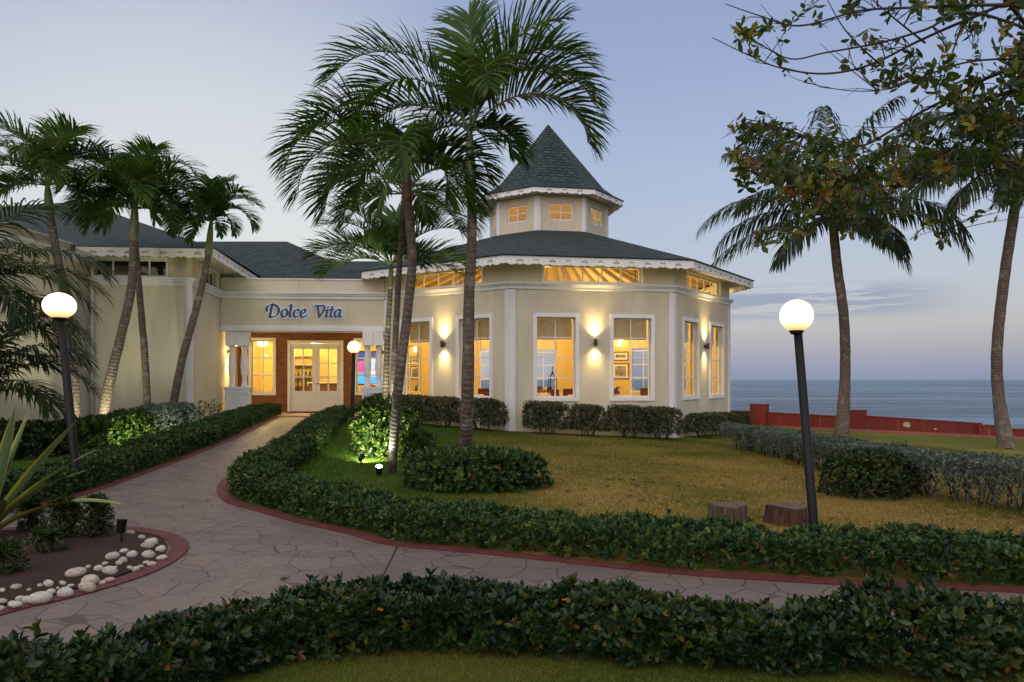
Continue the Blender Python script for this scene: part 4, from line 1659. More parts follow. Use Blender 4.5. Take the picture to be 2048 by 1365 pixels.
def take(key, proto):
    if first[key]:
        first[key] = False
        return proto
    return copy_tree(proto)


TAB = [(-80, 4.75, 'table by the left window of the lawn side'), (-62, 4.8, 'table by the right window of the lawn side'), (-125, 4.7, 'table by the windows behind the palm trunks'), (-30, 4.6, 'table on the sea side near the wall light'),
       (60, 4.4, 'table at the back below the framed pictures'), (105, 4.3, 'table at the back facing the open sea'), (-90, 1.2, 'table in the middle of the dining room')]
for k, (ang, r, lb) in enumerate(TAB):
    a = math.radians(ang)
    x, y = C0.x + r * math.cos(a), C0.y + r * math.sin(a)
    tb = take('t', tab)
    tb.location = (x, y, FL)
    setp(tb, 'white cloth dining ' + lb)
    for j in range(3):
        b = a + math.radians((90, 180, 270)[j] + 12 * math.sin(k * 3 + j))
        ch = take('c', chr_)
        ch.location = (x + .74 * math.cos(b), y + .74 * math.sin(b), FL)
        ch.rotation_euler = (0, 0, b - math.pi / 2)
        setp(ch, ('first', 'second', 'third')[j] + ' dark red chair at the ' + lb)
    for j in range(4):
        g_ = take('g', gls)
        b = a + j * 1.57 + .5
        g_.location = (x + .25 * math.cos(b), y + .25 * math.sin(b), FL + .754)
# lantern on the window table
c = at(1105, 792, 23.6)
o = thing('lantern', (c.x, c.y, 1.135), 'tall dark metal lantern standing inside the left lawn window', 'lantern')
mb = MB()
for i in range(6):
    a0, a1 = math.pi * i / 3, math.pi * (i + 1) / 3
    p, q_ = (c.x + .13 * math.cos(a0), c.y + .13 * math.sin(a0)), (c.x + .13 * math.cos(a1), c.y + .13 * math.sin(a1))
    mb.tube([(*p, 1.135), (*p, 1.60)], .012, 6)
    mb.tube([(*p, 1.60), (c.x + .09 * math.cos(a0), c.y + .09 * math.sin(a0), 1.72), (c.x, c.y, 1.80)], .011, 6)
    for z in (1.15, 1.36, 1.60):
        mb.tube([(*p, z), (*q_, z)], .010, 6)
mb.lathe((c.x, c.y, 1.78), [(.03, 0), (.05, .03), (.03, .07), (.012, .10), (.012, .24)], 10)
mb.build('cage', M['black'], o)
mb = MB()
mb.lathe((c.x, c.y, 1.137), [(.12, 0), (.12, .02), (.05, .025), (.05, .16), (.01, .17)], 14)
mb.build('candle', M['linen'], o)
# framed pictures and a lit wall lamp on the pier of the back wall
p0, t_, n_, L = frames[3]
ip = lambda u, d, z: (p0.x + t_.x * u - n_.x * (TH + d), p0.y + t_.y * u - n_.y * (TH + d), z)
m, t, o_ = material('picture_print')
nz = t.noise(t.n('ShaderNodeTexCoord').outputs['Object'], 5, 5)
principled(t, o_, t.ramp(nz.outputs[0], [(.35, (.05, .05, .05, 1)), (.6, (.35, .32, .26, 1))]), .3)
for (z0, z1, ua, ub2, lb) in ((2.42, 2.82, 2.0, 2.75, 'small framed print hung above a larger one on the back wall'), (1.62, 2.32, 1.98, 2.78, 'large framed print hung below a smaller one on the back wall')):
    o = thing('framed_picture', ip((ua + ub2) / 2, .01, z0), lb, 'picture', 'framed pictures on the dining room wall')
    mb = MB()
    nn = -n_
    off = p0 + nn * TH
    for (a_, b_, c_, d_) in ((ua, ua + .05, z0, z1), (ub2 - .05, ub2, z0, z1), (ua + .05, ub2 - .05, z0, z0 + .05), (ua + .05, ub2 - .05, z1 - .05, z1)):
        mb.box(off, t_, nn, a_, b_, .002, .03, c_, d_)
    mb.build('frame', M['wood'], o)
    mb = MB()
    mb.box(off, t_, nn, ua + .05, ub2 - .05, .002, .014, z0 + .05, z1 - .05)
    pc = mb.build('mount', M['linen'], o)
    mb = MB()
    mb.box(off, t_, nn, ua + .14, ub2 - .14, .0145, .018, z0 + .13, z1 - .13)
    mb.build('print', m, o)
c = Vector(ip(2.42, .10, 3.05))
o = thing('shaded_wall_lamp', c, 'lit shaded wall lamp above the framed pictures in the dining room', 'wall lamp')
mb = MB()
mb.lathe((c.x, c.y, c.z), [(.07, 0), (.045, .14)], 16)
mb.build('shade', M['warm_shade'], o)
mb = MB()
mb.tube([c + Vector((0, 0, .02)), c - Vector((0, 0, .06)), Vector(ip(2.42, .0, 2.97))], .01, 6)
mb.build('bracket', M['bronze'], o)
lamp_light('wall_lamp_light', 'POINT', c + Vector((0, 0, .2)), 14, WARM, o, None, .05)
# ---- lobby and porch things
c = at(632, 712, 29.4)
pd = pendant(Vector((c.x, c.y, 2.95)), .2, .6, 'round lit pendant inside the lobby behind the double doors')
pd['group'] = 'lobby lamps'
c = at(525, 700, 29.3)
pd = pendant(Vector((c.x, c.y, 3.0)), .2, .55, 'round lit pendant inside the lobby behind the left porch window')
pd['group'] = 'lobby lamps'
lob = at(604, 0, 31.3)
SH = thing('wine_shelf', (lob.x, 31.3, FLE), 'tall dark wooden shelf of bottles seen through the left door', 'shelf')
mb = MB()
for z in (.02, .45, .88, 1.31, 1.74, 2.1):
    mb.bx(lob.x - .6, lob.x + .6, 31.15, 31.55, FLE + z, FLE + z + .035)
mb.build('shelf_board', M['wood'], SH)
for sx_ in (-.64, .6):
    mb = MB()
    mb.bx(lob.x + sx_, lob.x + sx_ + .04, 31.15, 31.56, FLE, FLE + 2.14)
    mb.build('side_panel', M['wood'], SH)
mb = MB()
mb.lathe((0, 0, 0), [(.038, 0), (.04, .01), (.04, .18), (.015, .24), (.015, .30)], 12)
bt_ = mb.build('wine_bottle', M['bottle'])
rng = random.Random(3)
firstb = True
for z in (.485, .915, 1.345):
    for k in range(7):
        o = bt_ if firstb else copy_tree(bt_)
        firstb = False
        o.location = (lob.x - .48 + .16 * k + rng.uniform(-.02, .02), 31.32, FLE + z)
        setp(o, 'dark wine bottle standing on the wooden shelf in the lobby', 'bottle', 'wine bottles on the lobby shelf')
RD = thing('reception_desk', at(655, 0, 30.2) * 1.0, 'wooden reception desk in the lobby behind the right door', 'desk')
c = at(655, 0, 30.2)
RD.location = (c.x, 30.2, FLE)
mb = MB()
mb.bx(c.x - .7, c.x + .7, 30.0, 30.4, FLE, FLE + 1.02)
for k in range(3):
    mb.bx(c.x - .62 + k * .44, c.x - .62 + k * .44 + .36, 29.985, 30.0, FLE + .15, FLE + .9)
mb.build('front_panel', M['wood'], RD)
mb = MB()
mb.bx(c.x - .76, c.x + .76, 29.93, 30.47, FLE + 1.021, FLE + 1.06)
mb.build('top', M['linen'], RD)
# arched bright mirror over the desk and the screen in the right window
m, t, o_ = material('screen_picture')
g = t.n('ShaderNodeTexCoord').outputs['Generated']
sp = t.n('ShaderNodeSeparateXYZ')
t.l(g, sp.inputs[0])
colr = t.ramp(sp.outputs[2], [(0, (.15, .55, 1, 1)), (.22, (.30, .75, 1, 1)), (.24, (.9, .95, 1, 1)), (.42, (.85, .25, .25, 1)), (.45, (.75, .88, 1, 1)), (.8, (.55, .80, 1, 1)), (.82, (.1, .1, .25, 1)), (1, (.5, .78, 1, 1))], 'CONSTANT')
pink = t.ramp(sp.outputs[2], [(0, (.10, .60, 1, 1)), (.35, (.9, .12, .38, 1)), (.72, (.05, .10, .35, 1))], 'CONSTANT')
colr = t.mix(t.math('LESS_THAN', sp.outputs[0], .32), colr, pink)
e = t.n('ShaderNodeEmission')
t.l(colr, e.inputs[0])
e.inputs[1].default_value = 1.0
t.l(e.outputs[0], o_.inputs[0])
p0, t_, n_, L = fb
o = thing('display_screen', (p0 + t_ * (WR[0] + .5)).to_3d() + Vector((0, 0, 1.3)), 'bright colourful upright screen standing inside the right porch window', 'screen')
off = p0 - n_ * .40
mb = MB()
mb.box(off, t_, n_, WR[0] + .0, WR[1] - .02, -.02, 0, 1.45, 2.62)
mb.build('screen', m, o)
mb = MB()
mb.box(off, t_, n_, WR[0] - .04, WR[1] + .02, -.06, -.021, 1.40, 2.67)
mb.box(off, t_, n_, (WR[0] + WR[1]) / 2 - .05, (WR[0] + WR[1]) / 2 + .05, -.06, -.03, FLE, 1.40)
mb.box(off, t_, n_, (WR[0] + WR[1]) / 2 - .25, (WR[0] + WR[1]) / 2 + .25, -.2, .1, FLE, FLE + .02)
mb.build('stand', M['black'], o)
o = thing('terracotta_pot', at(746, 776, 26.2), 'terracotta pot standing on a stand behind the right pair of balusters', 'pot')
c = o.location.copy()
mb = MB()
mb.lathe((c.x, c.y, c.z - .18), [(.12, 0), (.20, .24), (.215, .25), (.215, .30), (.19, .30), (.17, .26)], 20)
mb.build('pot', M['terracotta'], o)
mb = MB()
for k in range(4):
    a = k * math.pi / 2 + .4
    mb.tube([(c.x + .13 * math.cos(a), c.y + .13 * math.sin(a), c.z - .17), (c.x + .18 * math.cos(a), c.y + .18 * math.sin(a), FLE)], .012, 6)
mb.lathe((c.x, c.y, c.z - .20), [(.15, 0), (.15, .02)], 16)
mb.build('stand', M['black'], o)
mb = MB()
p0, t_, n_, L = fb
mb.box(p0, t_, n_, DR[0] + .15, DR[1] - .15, .25, 1.25, FLE + .003, FLE + .02)
for k in range(18):
    u = DR[0] + .2 + (DR[1] - DR[0] - .4) * k / 17
    mb.box(p0, t_, n_, u - .02, u + .02, .28, 1.22, FLE + .0205, FLE + .026)
setp(mb.build('door_mat', M['mat']), 'dark rectangular door mat before the white double doors', 'door mat')

# ------------------------------------------------------------------ plants
RS = np.random.RandomState(7)


def nrmz(a):
    return a / np.maximum(np.linalg.norm(a, axis=-1, keepdims=True), 1e-9)


def leaf_arrays(pos_, d, n, L, W, fold=.25, droop=.12):
    d = nrmz(d)
    n = nrmz(n - d * (n * d).sum(-1, keepdims=True))
    s = np.cross(d, n)
    small = float(L.mean()) < .0455
    L, W = L[:, None], W[:, None]
    B = pos_
    T = pos_ + d * L - n * droop * L
    Mi = pos_ + d * .52 * L - n * fold * W
    if small:                                        # far or tiny leaves: four facets
        return np.stack([B, Mi, pos_ + d * .52 * L + s * W * .5, pos_ + d * .52 * L - s * W * .5, T], 1)
    q = [B, Mi]
    for f, k in ((.30, .38), (.68, .5)):             # broader toward the tip
        for sg in (1, -1):
            q.append(pos_ + d * f * L + s * (W * k * sg) - n * droop * f * f * L * .6)
    q.append(T)
    return np.stack(q, 1)                            # B, M, R1, L1, R2, L2, T


LEAF_TRIS = {5: np.array([[0, 2, 1], [2, 4, 1], [0, 1, 3], [1, 4, 3]]), 7: np.array([[0, 2, 1], [2, 4, 1], [4, 6, 1], [0, 1, 3], [3, 1, 5], [5, 1, 6]])}


def leaf_object(name, chunks, mat, parent=None):
    """chunks: list of (leaf verts, tint per leaf)"""
    V = np.concatenate([c[0] for c in chunks])
    T = np.concatenate([c[1] for c in chunks])
    n, q = len(V), V.shape[1]
    tri = (np.arange(n)[:, None, None] * q + LEAF_TRIS[q][None]).reshape(-1, 3)
    me = mesh_np(name, V.reshape(-1, 3), tri.ravel(), np.arange(len(tri)) * 3, [mat], None, False, np.repeat(T, q))
    o = bpy.data.objects.new(name, me)
    COL.objects.link(o)
    if parent is not None:
        adopt(o, parent)
    return o


def rosettes(tips, axes, k, L, W, lv=.38, spread=(.35, 1.25), tint=None, fold=.25, droop=.12, tv=.18):
    """k leaves fanned round each shoot tip"""
    N = len(tips)
    axes = nrmz(axes)
    ref = nrmz(np.cross(axes, nrmz(RS.normal(size=(N, 3)))))
    b = np.cross(axes, ref)
    out_v, out_t = [], []
    if tint is None:
        tint = np.clip(RS.normal(.36, .20, N) + .13 * np.sin(tips[:, 0] * 2.1 + 1.7 * np.sin(tips[:, 1] * 1.3)) * np.sin(tips[:, 1] * 2.7 + tips[:, 2] * 6), 0, 1)
    for j in range(k):
        az = 2 * np.pi * (j / k) + RS.uniform(-.5, .5, N)
        el = RS.uniform(spread[0], spread[1], N)
        rad = ref * np.cos(az)[:, None] + b * np.sin(az)[:, None]
        d = axes * np.cos(el)[:, None] + rad * np.sin(el)[:, None]
        n = axes * np.sin(el)[:, None] - rad * np.cos(el)[:, None]
        l = L * (1 + RS.uniform(-lv, lv, N))
        p = tips - axes * (RS.uniform(0, .5, N) * L)[:, None]
        out_v.append(leaf_arrays(p, d, n + RS.normal(size=(N, 3)) * .25, l, W * l / L, fold, droop))
        out_t.append(np.clip(tint + RS.normal(0, tv, N), 0, 1))
    dead = RS.uniform(size=N) < .012                       # a few dying shoots
    T_ = np.concatenate([np.where(dead, 1.0, np.minimum(o_, .86)) for o_ in out_t]) if k > 5 else np.concatenate(out_t)
    return np.concatenate(out_v), T_


def ground_z(x, y):
    return gz(x, y)


def hedge(name, line, w_, h_, mat, label, group, L=.07, W=.032, dens=120, k=6, zmin=.03, wob=.05, top_bias=1.0, stems=7, base_fade=0.0, stem_r=.007, cat='hedge', wave=0.0, inner=.35, stem_z=.75):
    line = [Vector((p[0], p[1])) for p in line]
    P = np.array([(p.x, p.y) for p in line])
    seg = np.linalg.norm(P[1:] - P[:-1], axis=1)
    cum = np.concatenate([[0], np.cumsum(seg)])
    T = cum[-1]
    per = 2 * h_ + w_
    N = int(dens * T * per)
    Ni = int(N * inner)
    s = RS.uniform(0, T, N + Ni)
    ends = RS.uniform(size=N + Ni)
    c = RS.uniform(0, per, N + Ni)
    side = np.where(c < h_, -1, np.where(c < h_ + w_, 0, 1))
    across = np.where(side == 0, c - h_ - w_ / 2, side * w_ / 2)
    z = np.where(side == 0, h_, np.where(side < 0, c, c - h_ - w_))
    # rounded shoulders
    ov = np.maximum(0, np.abs(across) / (w_ / 2) - .72) / .28
    z = np.where(side == 0, z - .22 * h_ * ov ** 2, z)
    across = np.where(side != 0, across * (1 - .10 * np.maximum(0, z / h_ - .55) - .06 * (1 - z / h_)), across)
    lump = wob * (np.sin(s * 3.1 + 1.3) + np.sin(s * 7.7 + across * 4) * .7 + np.sin(s * 17 + z * 9) * .4 + RS.normal(0, .35, N + Ni))
    roll_ = wave * (np.sin(s * 2.3 + .4) + .8 * np.sin(s * 4.1 + 2.0))
    z = z + np.where(side == 0, lump + roll_, (lump * .3 + roll_) * z / h_)
    across = across + np.where(side != 0, side * lump * .8, 0)
    inset = np.where(np.arange(N + Ni) < N, RS.exponential(.025, N + Ni), RS.uniform(.05, .22, N + Ni) * min(1, h_ / .4))
    z = z - np.where(side == 0, inset, 0)
    across = across - np.where(side != 0, side * inset, 0)
    # rounded ends
    i = np.clip(np.searchsorted(cum, s, side='right') - 1, 0, len(seg) - 1)
    t_ = (P[1:] - P[:-1]) / seg[:, None]
    tan = t_[i]
    p0 = P[i] + tan * (s - cum[i])[:, None]
    e = np.minimum(s, T - s)
    endk = np.clip(e / (w_ * .45), 0, 1)
    across = across * np.sqrt(1 - (1 - endk) ** 2 * .75)
    z = z * (1 - .25 * (1 - endk) ** 2)
    nor = np.stack([-tan[:, 1], tan[:, 0]], 1)
    xy = p0 + nor * across[:, None]
    keep = z > zmin
    thin = np.sin(s * 5.3 + 2 * np.sin(s * 1.7)) * np.sin(across * 9 + s * 3.3 + z * 11) + RS.normal(0, .3, len(z))
    keep &= (thin < .85) | (np.arange(len(z)) >= N)          # thin places
    if base_fade:
        keep &= RS.uniform(size=len(z)) < np.clip((z / h_ - .02) / base_fade, .02, 1) ** 1.3
    xy, z, side, nor, tan = xy[keep], z[keep], side[keep], nor[keep], tan[keep]
    gzv = ground_z(xy[:, 0], xy[:, 1])
    tips = np.column_stack([xy, gzv + z])
    loose = (RS.uniform(size=len(z)) < .05) & (z > h_ * .6)          # shoots that outgrew the clipping
    tips[loose] += np.column_stack([RS.normal(0, .03, loose.sum()), RS.normal(0, .03, loose.sum()), RS.uniform(.01, .055, loose.sum()) * min(1, L / .055)])
    ax = np.column_stack([nor * (side * 1.0)[:, None], np.where(side == 0, 1.6, .75)])
    ax = ax + RS.normal(0, .45, ax.shape)
    o = thing(name, (float(P[len(P) // 2][0]), float(P[len(P) // 2][1]), gzf(*P[len(P) // 2])), label, cat, group)
    ch = [rosettes(tips, ax, k, L, W)]
    leaf_object('foliage', ch, mat, o)
    mb = MB()
    rg = random.Random(hash(label) % 999 if False else len(label) * 7 + int(T * 100))
    n = int(T * stems)
    for _ in range(n):
        ss = rg.uniform(.08 * min(1, T), T - .08 * min(1, T))
        ii = min(len(seg) - 1, max(0, int(np.searchsorted(cum, ss)) - 1))
        b_ = P[ii] + t_[ii] * (ss - cum[ii])
        nn = np.array([-t_[ii][1], t_[ii][0]])
        b_ = b_ + nn * rg.uniform(-.28, .28) * w_
        zg = gzf(*b_)
        q0 = Vector((b_[0], b_[1], zg - .03))
        q1 = q0 + Vector((rg.uniform(-.06, .06), rg.uniform(-.06, .06), h_ * .3))
        for _b in range(2):
            q2 = q1 + Vector((rg.uniform(-.14, .14), rg.uniform(-.14, .14), h_ * .33))
            q3 = q2 + Vector((rg.uniform(-.10, .10), rg.uniform(-.10, .10), h_ * (stem_z - .6)))
            mb.tube([q0, q1, q2, q3], [stem_r * 1.3, stem_r, stem_r * .7, stem_r * .4], 5)
    mb.build('stem', M['twig'], o)
    return o


def bush(name, c, rx, ry, h_, mat, label, group=None, L=.08, W=.035, dens=150, k=6, cat='shrub', lift=0.0, boxy=.6, stems=8, wob=.12, inner=.5, tint=None, zs=0.0):
    """a free-standing shrub"""
    area = math.pi * (rx + ry) * h_ * .9 + math.pi * rx * ry
    N = int(dens * area)
    Ni = int(N * inner)
    u = RS.uniform(0, 1, N + Ni)
    az = RS.uniform(0, 2 * np.pi, N + Ni)
    sz = u                                                  # height 0..1
    rr = np.sqrt(np.clip(1 - np.abs(sz * 1.25 - .38) ** 2 / .87 ** 2, .02, 1)) ** boxy
    # top cap
    cap = RS.uniform(size=N + Ni) < .38
    rcap = np.sqrt(RS.uniform(size=N + Ni))
    sz = np.where(cap, 1 - .18 * rcap ** 3, sz)
    rr = np.where(cap, rcap * .86, rr)
    ins = np.where(np.arange(N + Ni) < N, 1 - RS.exponential(.05, N + Ni), RS.uniform(.35, .95, N + Ni))
    ins = np.clip(ins, .1, 1.1)
    lump = 1 + wob * (np.sin(az * 3 + sz * 4) + .7 * np.sin(az * 7 + 1 + sz * 8) + .5 * np.sin(az * 13 + sz * 15))
    x = c[0] + rx * rr * np.cos(az) * lump * ins
    y = c[1] + ry * rr * np.sin(az) * lump * ins
    g = ground_z(x, y) + zs
    z = g + .03 + lift + (h_ - lift) * (sz * (.86 + .14 * lump) * np.where(cap, ins, 1))
    ax = np.column_stack([np.cos(az) * np.where(cap, .4, 1), np.sin(az) * np.where(cap, .4, 1), np.where(cap, 1.3, .5 + .4 * sz)]) + RS.normal(0, .4, (N + Ni, 3))
    o = thing(name, (c[0], c[1], gzf(c[0], c[1]) + zs), label, cat, group)
    leaf_object('foliage', [rosettes(np.column_stack([x, y, z]), ax, k, L, W, tint=tint)], mat, o)
    mb = MB()
    rg = random.Random(int(c[0] * 100) + int(c[1] * 37))
    for _ in range(stems):
        a = rg.uniform(0, 6.28)
        q0 = Vector((c[0] + rx * .25 * math.cos(a), c[1] + ry * .25 * math.sin(a), gzf(c[0], c[1]) + zs - .05))
        q1 = q0 + Vector((rx * .2 * math.cos(a), ry * .2 * math.sin(a), h_ * .4))
        q2 = q1 + Vector((rx * rg.uniform(-.3, .4) * math.cos(a), ry * rg.uniform(-.3, .4) * math.sin(a), h_ * .42))
        mb.tube([q0, q1, q2], [.014, .010, .005], 5)
    mb.build('stem', M['twig'], o)
    return o


# ---- palms
def frond_mesh(base, az, el, length, droop, n_l, ll, lw, hang, vee, a0=.45, a1=1.15, start=.16, roll=0.0, seedv=0, rr=.016, bend=1.35):
    n = 26
    ts = np.linspace(0, 1, n)
    pit = np.clip(el - droop * ts ** bend, -1.5, 1.6)
    h = np.array([math.cos(az), math.sin(az), 0])
    sdv = np.array([-math.sin(az), math.cos(az), 0])
    fw = np.cos(pit)[:, None] * h + np.sin(pit)[:, None] * np.array([0, 0, 1])
    # a little sideways sweep
    sw = RS.uniform(-.25, .25)
    fw = nrmz(fw + sdv * (sw * ts ** 1.5)[:, None])
    pts = base + np.concatenate([[[0, 0, 0]], np.cumsum(fw[:-1] * length / (n - 1), 0)])
    mb = MB()
    mb.tube([Vector(p) for p in pts], [rr * (1 - .85 * t_) + .002 for t_ in ts], 5)
    nv0 = len(mb.v)
    tl = np.linspace(start, .995, n_l)
    tl = np.concatenate([tl, tl])
    sg = np.concatenate([np.ones(n_l), -np.ones(n_l)])
    tl = np.clip(tl + RS.uniform(-.4, .4, 2 * n_l) / n_l, .05, .999)
    f = tl * (n - 1)
    i0 = np.minimum(f.astype(int), n - 2)
    k = (f - i0)[:, None]
    P = pts[i0] * (1 - k) + pts[i0 + 1] * k
    Fw = nrmz(fw[i0] * (1 - k) + fw[i0 + 1] * k)
    Sd = nrmz(np.cross(Fw, np.cross(np.broadcast_to(sdv, Fw.shape), Fw)))
    Up = np.cross(Fw, Sd)
    Up = Up * np.where(Up[:, 2:3] < -.2, 1, 1)
    ro = roll + RS.normal(0, .12)
    S2 = Sd * math.cos(ro) + Up * math.sin(ro)
    U2 = Up * math.cos(ro) - Sd * math.sin(ro)
    a = (a0 + (a1 - a0) * ((tl - start) / (1 - start)) ** 1.4) + RS.normal(0, .09, 2 * n_l)
    v = vee + RS.normal(0, .13, 2 * n_l)
    d = nrmz(S2 * (sg * np.cos(a))[:, None] + Fw * np.sin(a)[:, None] + U2 * v[:, None])
    x = (tl - start) / (1 - start)
    l = ll * (.45 + .75 * np.sin(np.pi * np.clip(x * .86 + .08, 0, 1)) ** .8 - .1 * x) * RS.uniform(.88, 1.08, 2 * n_l)
    down = np.array([0, 0, -1.])
    hg = hang * RS.uniform(.7, 1.3, 2 * n_l)[:, None]
    d1 = nrmz(d + down * hg * .25)
    d2 = nrmz(d + down * hg * .75)
    d3 = nrmz(d + down * hg * 1.5)
    wv = nrmz(np.cross(d, U2)) * (lw / 2)
    L_ = l[:, None]
    q0 = P
    q1 = q0 + d1 * L_ * .35
    q2 = q1 + d2 * L_ * .35
    q3 = q2 + d3 * L_ * .30
    V = np.stack([q0 - wv * .5, q0 + wv * .5, q1 - wv, q1 + wv, q2 - wv * .8, q2 + wv * .8, q3 - wv * .08, q3 + wv * .08], 1)
    m_ = len(V)
    quads = np.array([[0, 1, 3, 2], [2, 3, 5, 4], [4, 5, 7, 6]])
    Fq = (np.arange(m_)[:, None, None] * 8 + quads[None]).reshape(-1, 4) + nv0
    vs = np.concatenate([np.array(mb.v), V.reshape(-1, 3)])
    loops = np.concatenate([np.array([i for ff in mb.f for i in ff]), Fq.ravel()])
    nl0 = sum(len(ff) for ff in mb.f)
    starts = np.concatenate([np.cumsum([0] + [len(ff) for ff in mb.f[:-1]]), nl0 + np.arange(len(Fq)) * 4])
    midx = np.concatenate([np.ones(len(mb.f)), np.zeros(len(Fq))])
    tint = np.concatenate([np.full(nv0, .5), np.repeat(np.clip(RS.normal(.45 + RS.uniform(-.2, .2), .2, m_), 0, 1), 8)])
    return vs, loops, starts, midx, tint


def trunk_tube(mb, pts, rad, seg=16):
    P = smooth_curve3(pts, 8)
    n = len(P)
    R_ = np.interp(np.linspace(0, 1, n), np.linspace(0, 1, len(rad)), rad)
    ref = None
    s = 0
    rows = []
    for i, p in enumerate(P):
        d = (P[min(i + 1, n - 1)] - P[max(i - 1, 0)]).normalized()
        if ref is None:
            ref = Vector((1, 0, 0))
        ref = (ref - d * ref.dot(d)).normalized()
        b = d.cross(ref)
        if i:
            s += (p - P[i - 1]).length
        rows.append(([p + (ref * math.cos(2 * math.pi * k / seg) + b * math.sin(2 * math.pi * k / seg)) * R_[i] * (1 + .03 * math.sin(s * 9 + k)) for k in range(seg)], s))
    for i in range(n - 1):
        for k in range(seg):
            k2 = (k + 1) % seg
            mb.face([rows[i][0][k], rows[i][0][k2], rows[i + 1][0][k2], rows[i + 1][0][k]], 0,
                    [(k / seg, rows[i][1]), ((k + 1) / seg, rows[i][1]), ((k + 1) / seg, rows[i + 1][1]), (k / seg, rows[i + 1][1])], True)


def smooth_curve3(pts, sub):
    P = [Vector(p) for p in pts]
    out = []
    for i in range(len(P) - 1):
        p0, p1, p2, p3 = P[max(0, i - 1)], P[i], P[i + 1], P[min(len(P) - 1, i + 2)]
        for k in range(sub):
            t_ = k / sub
            out.append(0.5 * ((2 * p1) + (p2 - p0) * t_ + (2 * p0 - 5 * p1 + 4 * p2 - p3) * t_ ** 2 + (3 * p1 - p0 - 3 * p2 + p3) * t_ ** 3))
    out.append(P[-1])
    return out


def palm(label, pts, rad, fronds, shaft=None, leaf='palm_leaf', ll=.55, lw=.042, n_l=44, hang=.5, vee=.45, group='palms round the restaurant', shaft_mat='crownshaft', name='palm_tree', rr=.016, bend=1.35):
    base = Vector(pts[0])
    o = thing(name, base, label, 'palm tree', group)
    mb = MB()
    trunk_tube(mb, pts, rad)
    mb.build('trunk', M['palm_bark'], o)
    top = Vector(pts[-1])
    d = (top - Vector(pts[-2])).normalized()
    d = (d + Vector((0, 0, 1.2))).normalized()
    crown = top
    if shaft:
        mb = MB()
        r = rad[-1]
        mb.tube([top - d * .04, top + d * .02, top + d * shaft * .25, top + d * shaft * .7, top + d * shaft * 1.05], [r * 1.12, r * 1.28, r * 1.22, r * .95, r * .5], 14)
        mb.build('crownshaft', M[shaft_mat], o)
        crown = top + d * shaft
    else:
        mb = MB()
        r = rad[-1]
        mb.tube([top - d * .1, top + d * .1, top + d * .4], [r * 1.1, r * 1.5, r * .5], 12)
        mb.build('heart', M['rachis'], o)
    for (az, el, ln, dr) in fronds:
        a = math.radians(az + RS.uniform(-6, 6))
        st = crown + Vector((math.cos(a), math.sin(a), 0)) * .03
        vs, lo, sta, mi, ti = frond_mesh(np.array(st), a, math.radians(el + RS.uniform(-4, 4)), ln * RS.uniform(.95, 1.05), dr, n_l, ll * min(1, ln / 1.9 + .15), lw, hang, vee, rr=rr, bend=bend)
        me = mesh_np('frond', vs, lo, sta, [M[leaf], M['rachis']], mi, False, ti)
        f = bpy.data.objects.new('frond', me)
        COL.objects.link(f)
        adopt(f, o)
    return o


D1 = 11.0
palm('tall palm standing in the round clump before the cupola', [G(929, 952) * 1 - Vector((0, 0, .1)), at(935, 790, D1), at(938, 600, D1), at(944, 470, D1), at(941, 372, D1)], [.108, .094, .080, .070, .068],
     [(8, 70, 2.5, 2.5), (2, 54, 2.25, 2.5), (352, 20, 1.05, 2.3), (177, 78, 2.8, 2.4), (168, 64, 2.5, 2.4), (188, 46, 2.0, 2.3), (75, 86, 2.2, .8),
      (285, 58, 1.9, 2.3), (120, 52, 2.1, 2.1), (32, 72, 2.0, 1.6), (340, 74, 2.3, 2.2), (355, 84, 2.3, 1.3), (322, 0, 1.0, 1.5)],
     shaft=.80, ll=.68, lw=.038, n_l=66, hang=.42, vee=.6)
D2 = 11.2
palm('leaning palm with pale trunk rising beside the glaring spotlight', [G(783, 944) - Vector((0, 0, .1)), at(795, 790, D2), at(812, 650, D2), at(824, 520, D2), at(815, 398, D2)], [.080, .072, .070, .068, .066],
     [(178, 56, 2.2, 2.35), (190, 34, 2.0, 2.3), (184, 8, 1.6, 1.7), (170, 72, 2.2, 2.1), (352, 18, 1.6, 2.2), (4, 42, 1.5, 2.3), (275, 30, 1.5, 2.2), (228, 26, 1.6, 2.1),
      (312, 12, 1.4, 2.0), (92, 60, 1.7, 1.9), (125, 38, 1.7, 2.1), (332, -6, 1.4, 1.3), (20, 62, 1.6, 1.9)],
     shaft=.55, ll=.62, lw=.036, n_l=62, hang=.42, vee=.6, shaft_mat='crownshaft_old')
D3 = 14.5
palm('slim palm with thin trunk just behind the leaning pale palm', [Vector((at(783, 800, D3).x, D3, gzf(at(783, 800, D3).x, D3) - .1)), at(787, 760, D3), at(795, 600, D3), at(802, 480, D3), at(806, 440, D3)], [.065, .06, .058, .056, .054],
     [(180, 48, 1.8, 2.3), (188, 16, 1.5, 2.0), (0, 22, 1.8, 2.0), (350, 48, 1.7, 2.3), (262, 22, 1.5, 2.1), (300, 8, 1.5, 1.8), (90, 40, 1.8, 2.0),
      (205, -8, 1.5, 1.2), (335, -10, 1.5, 1.1)], shaft=.5, ll=.60, lw=.036, n_l=58, hang=.45, vee=.55)
D4 = 16.0
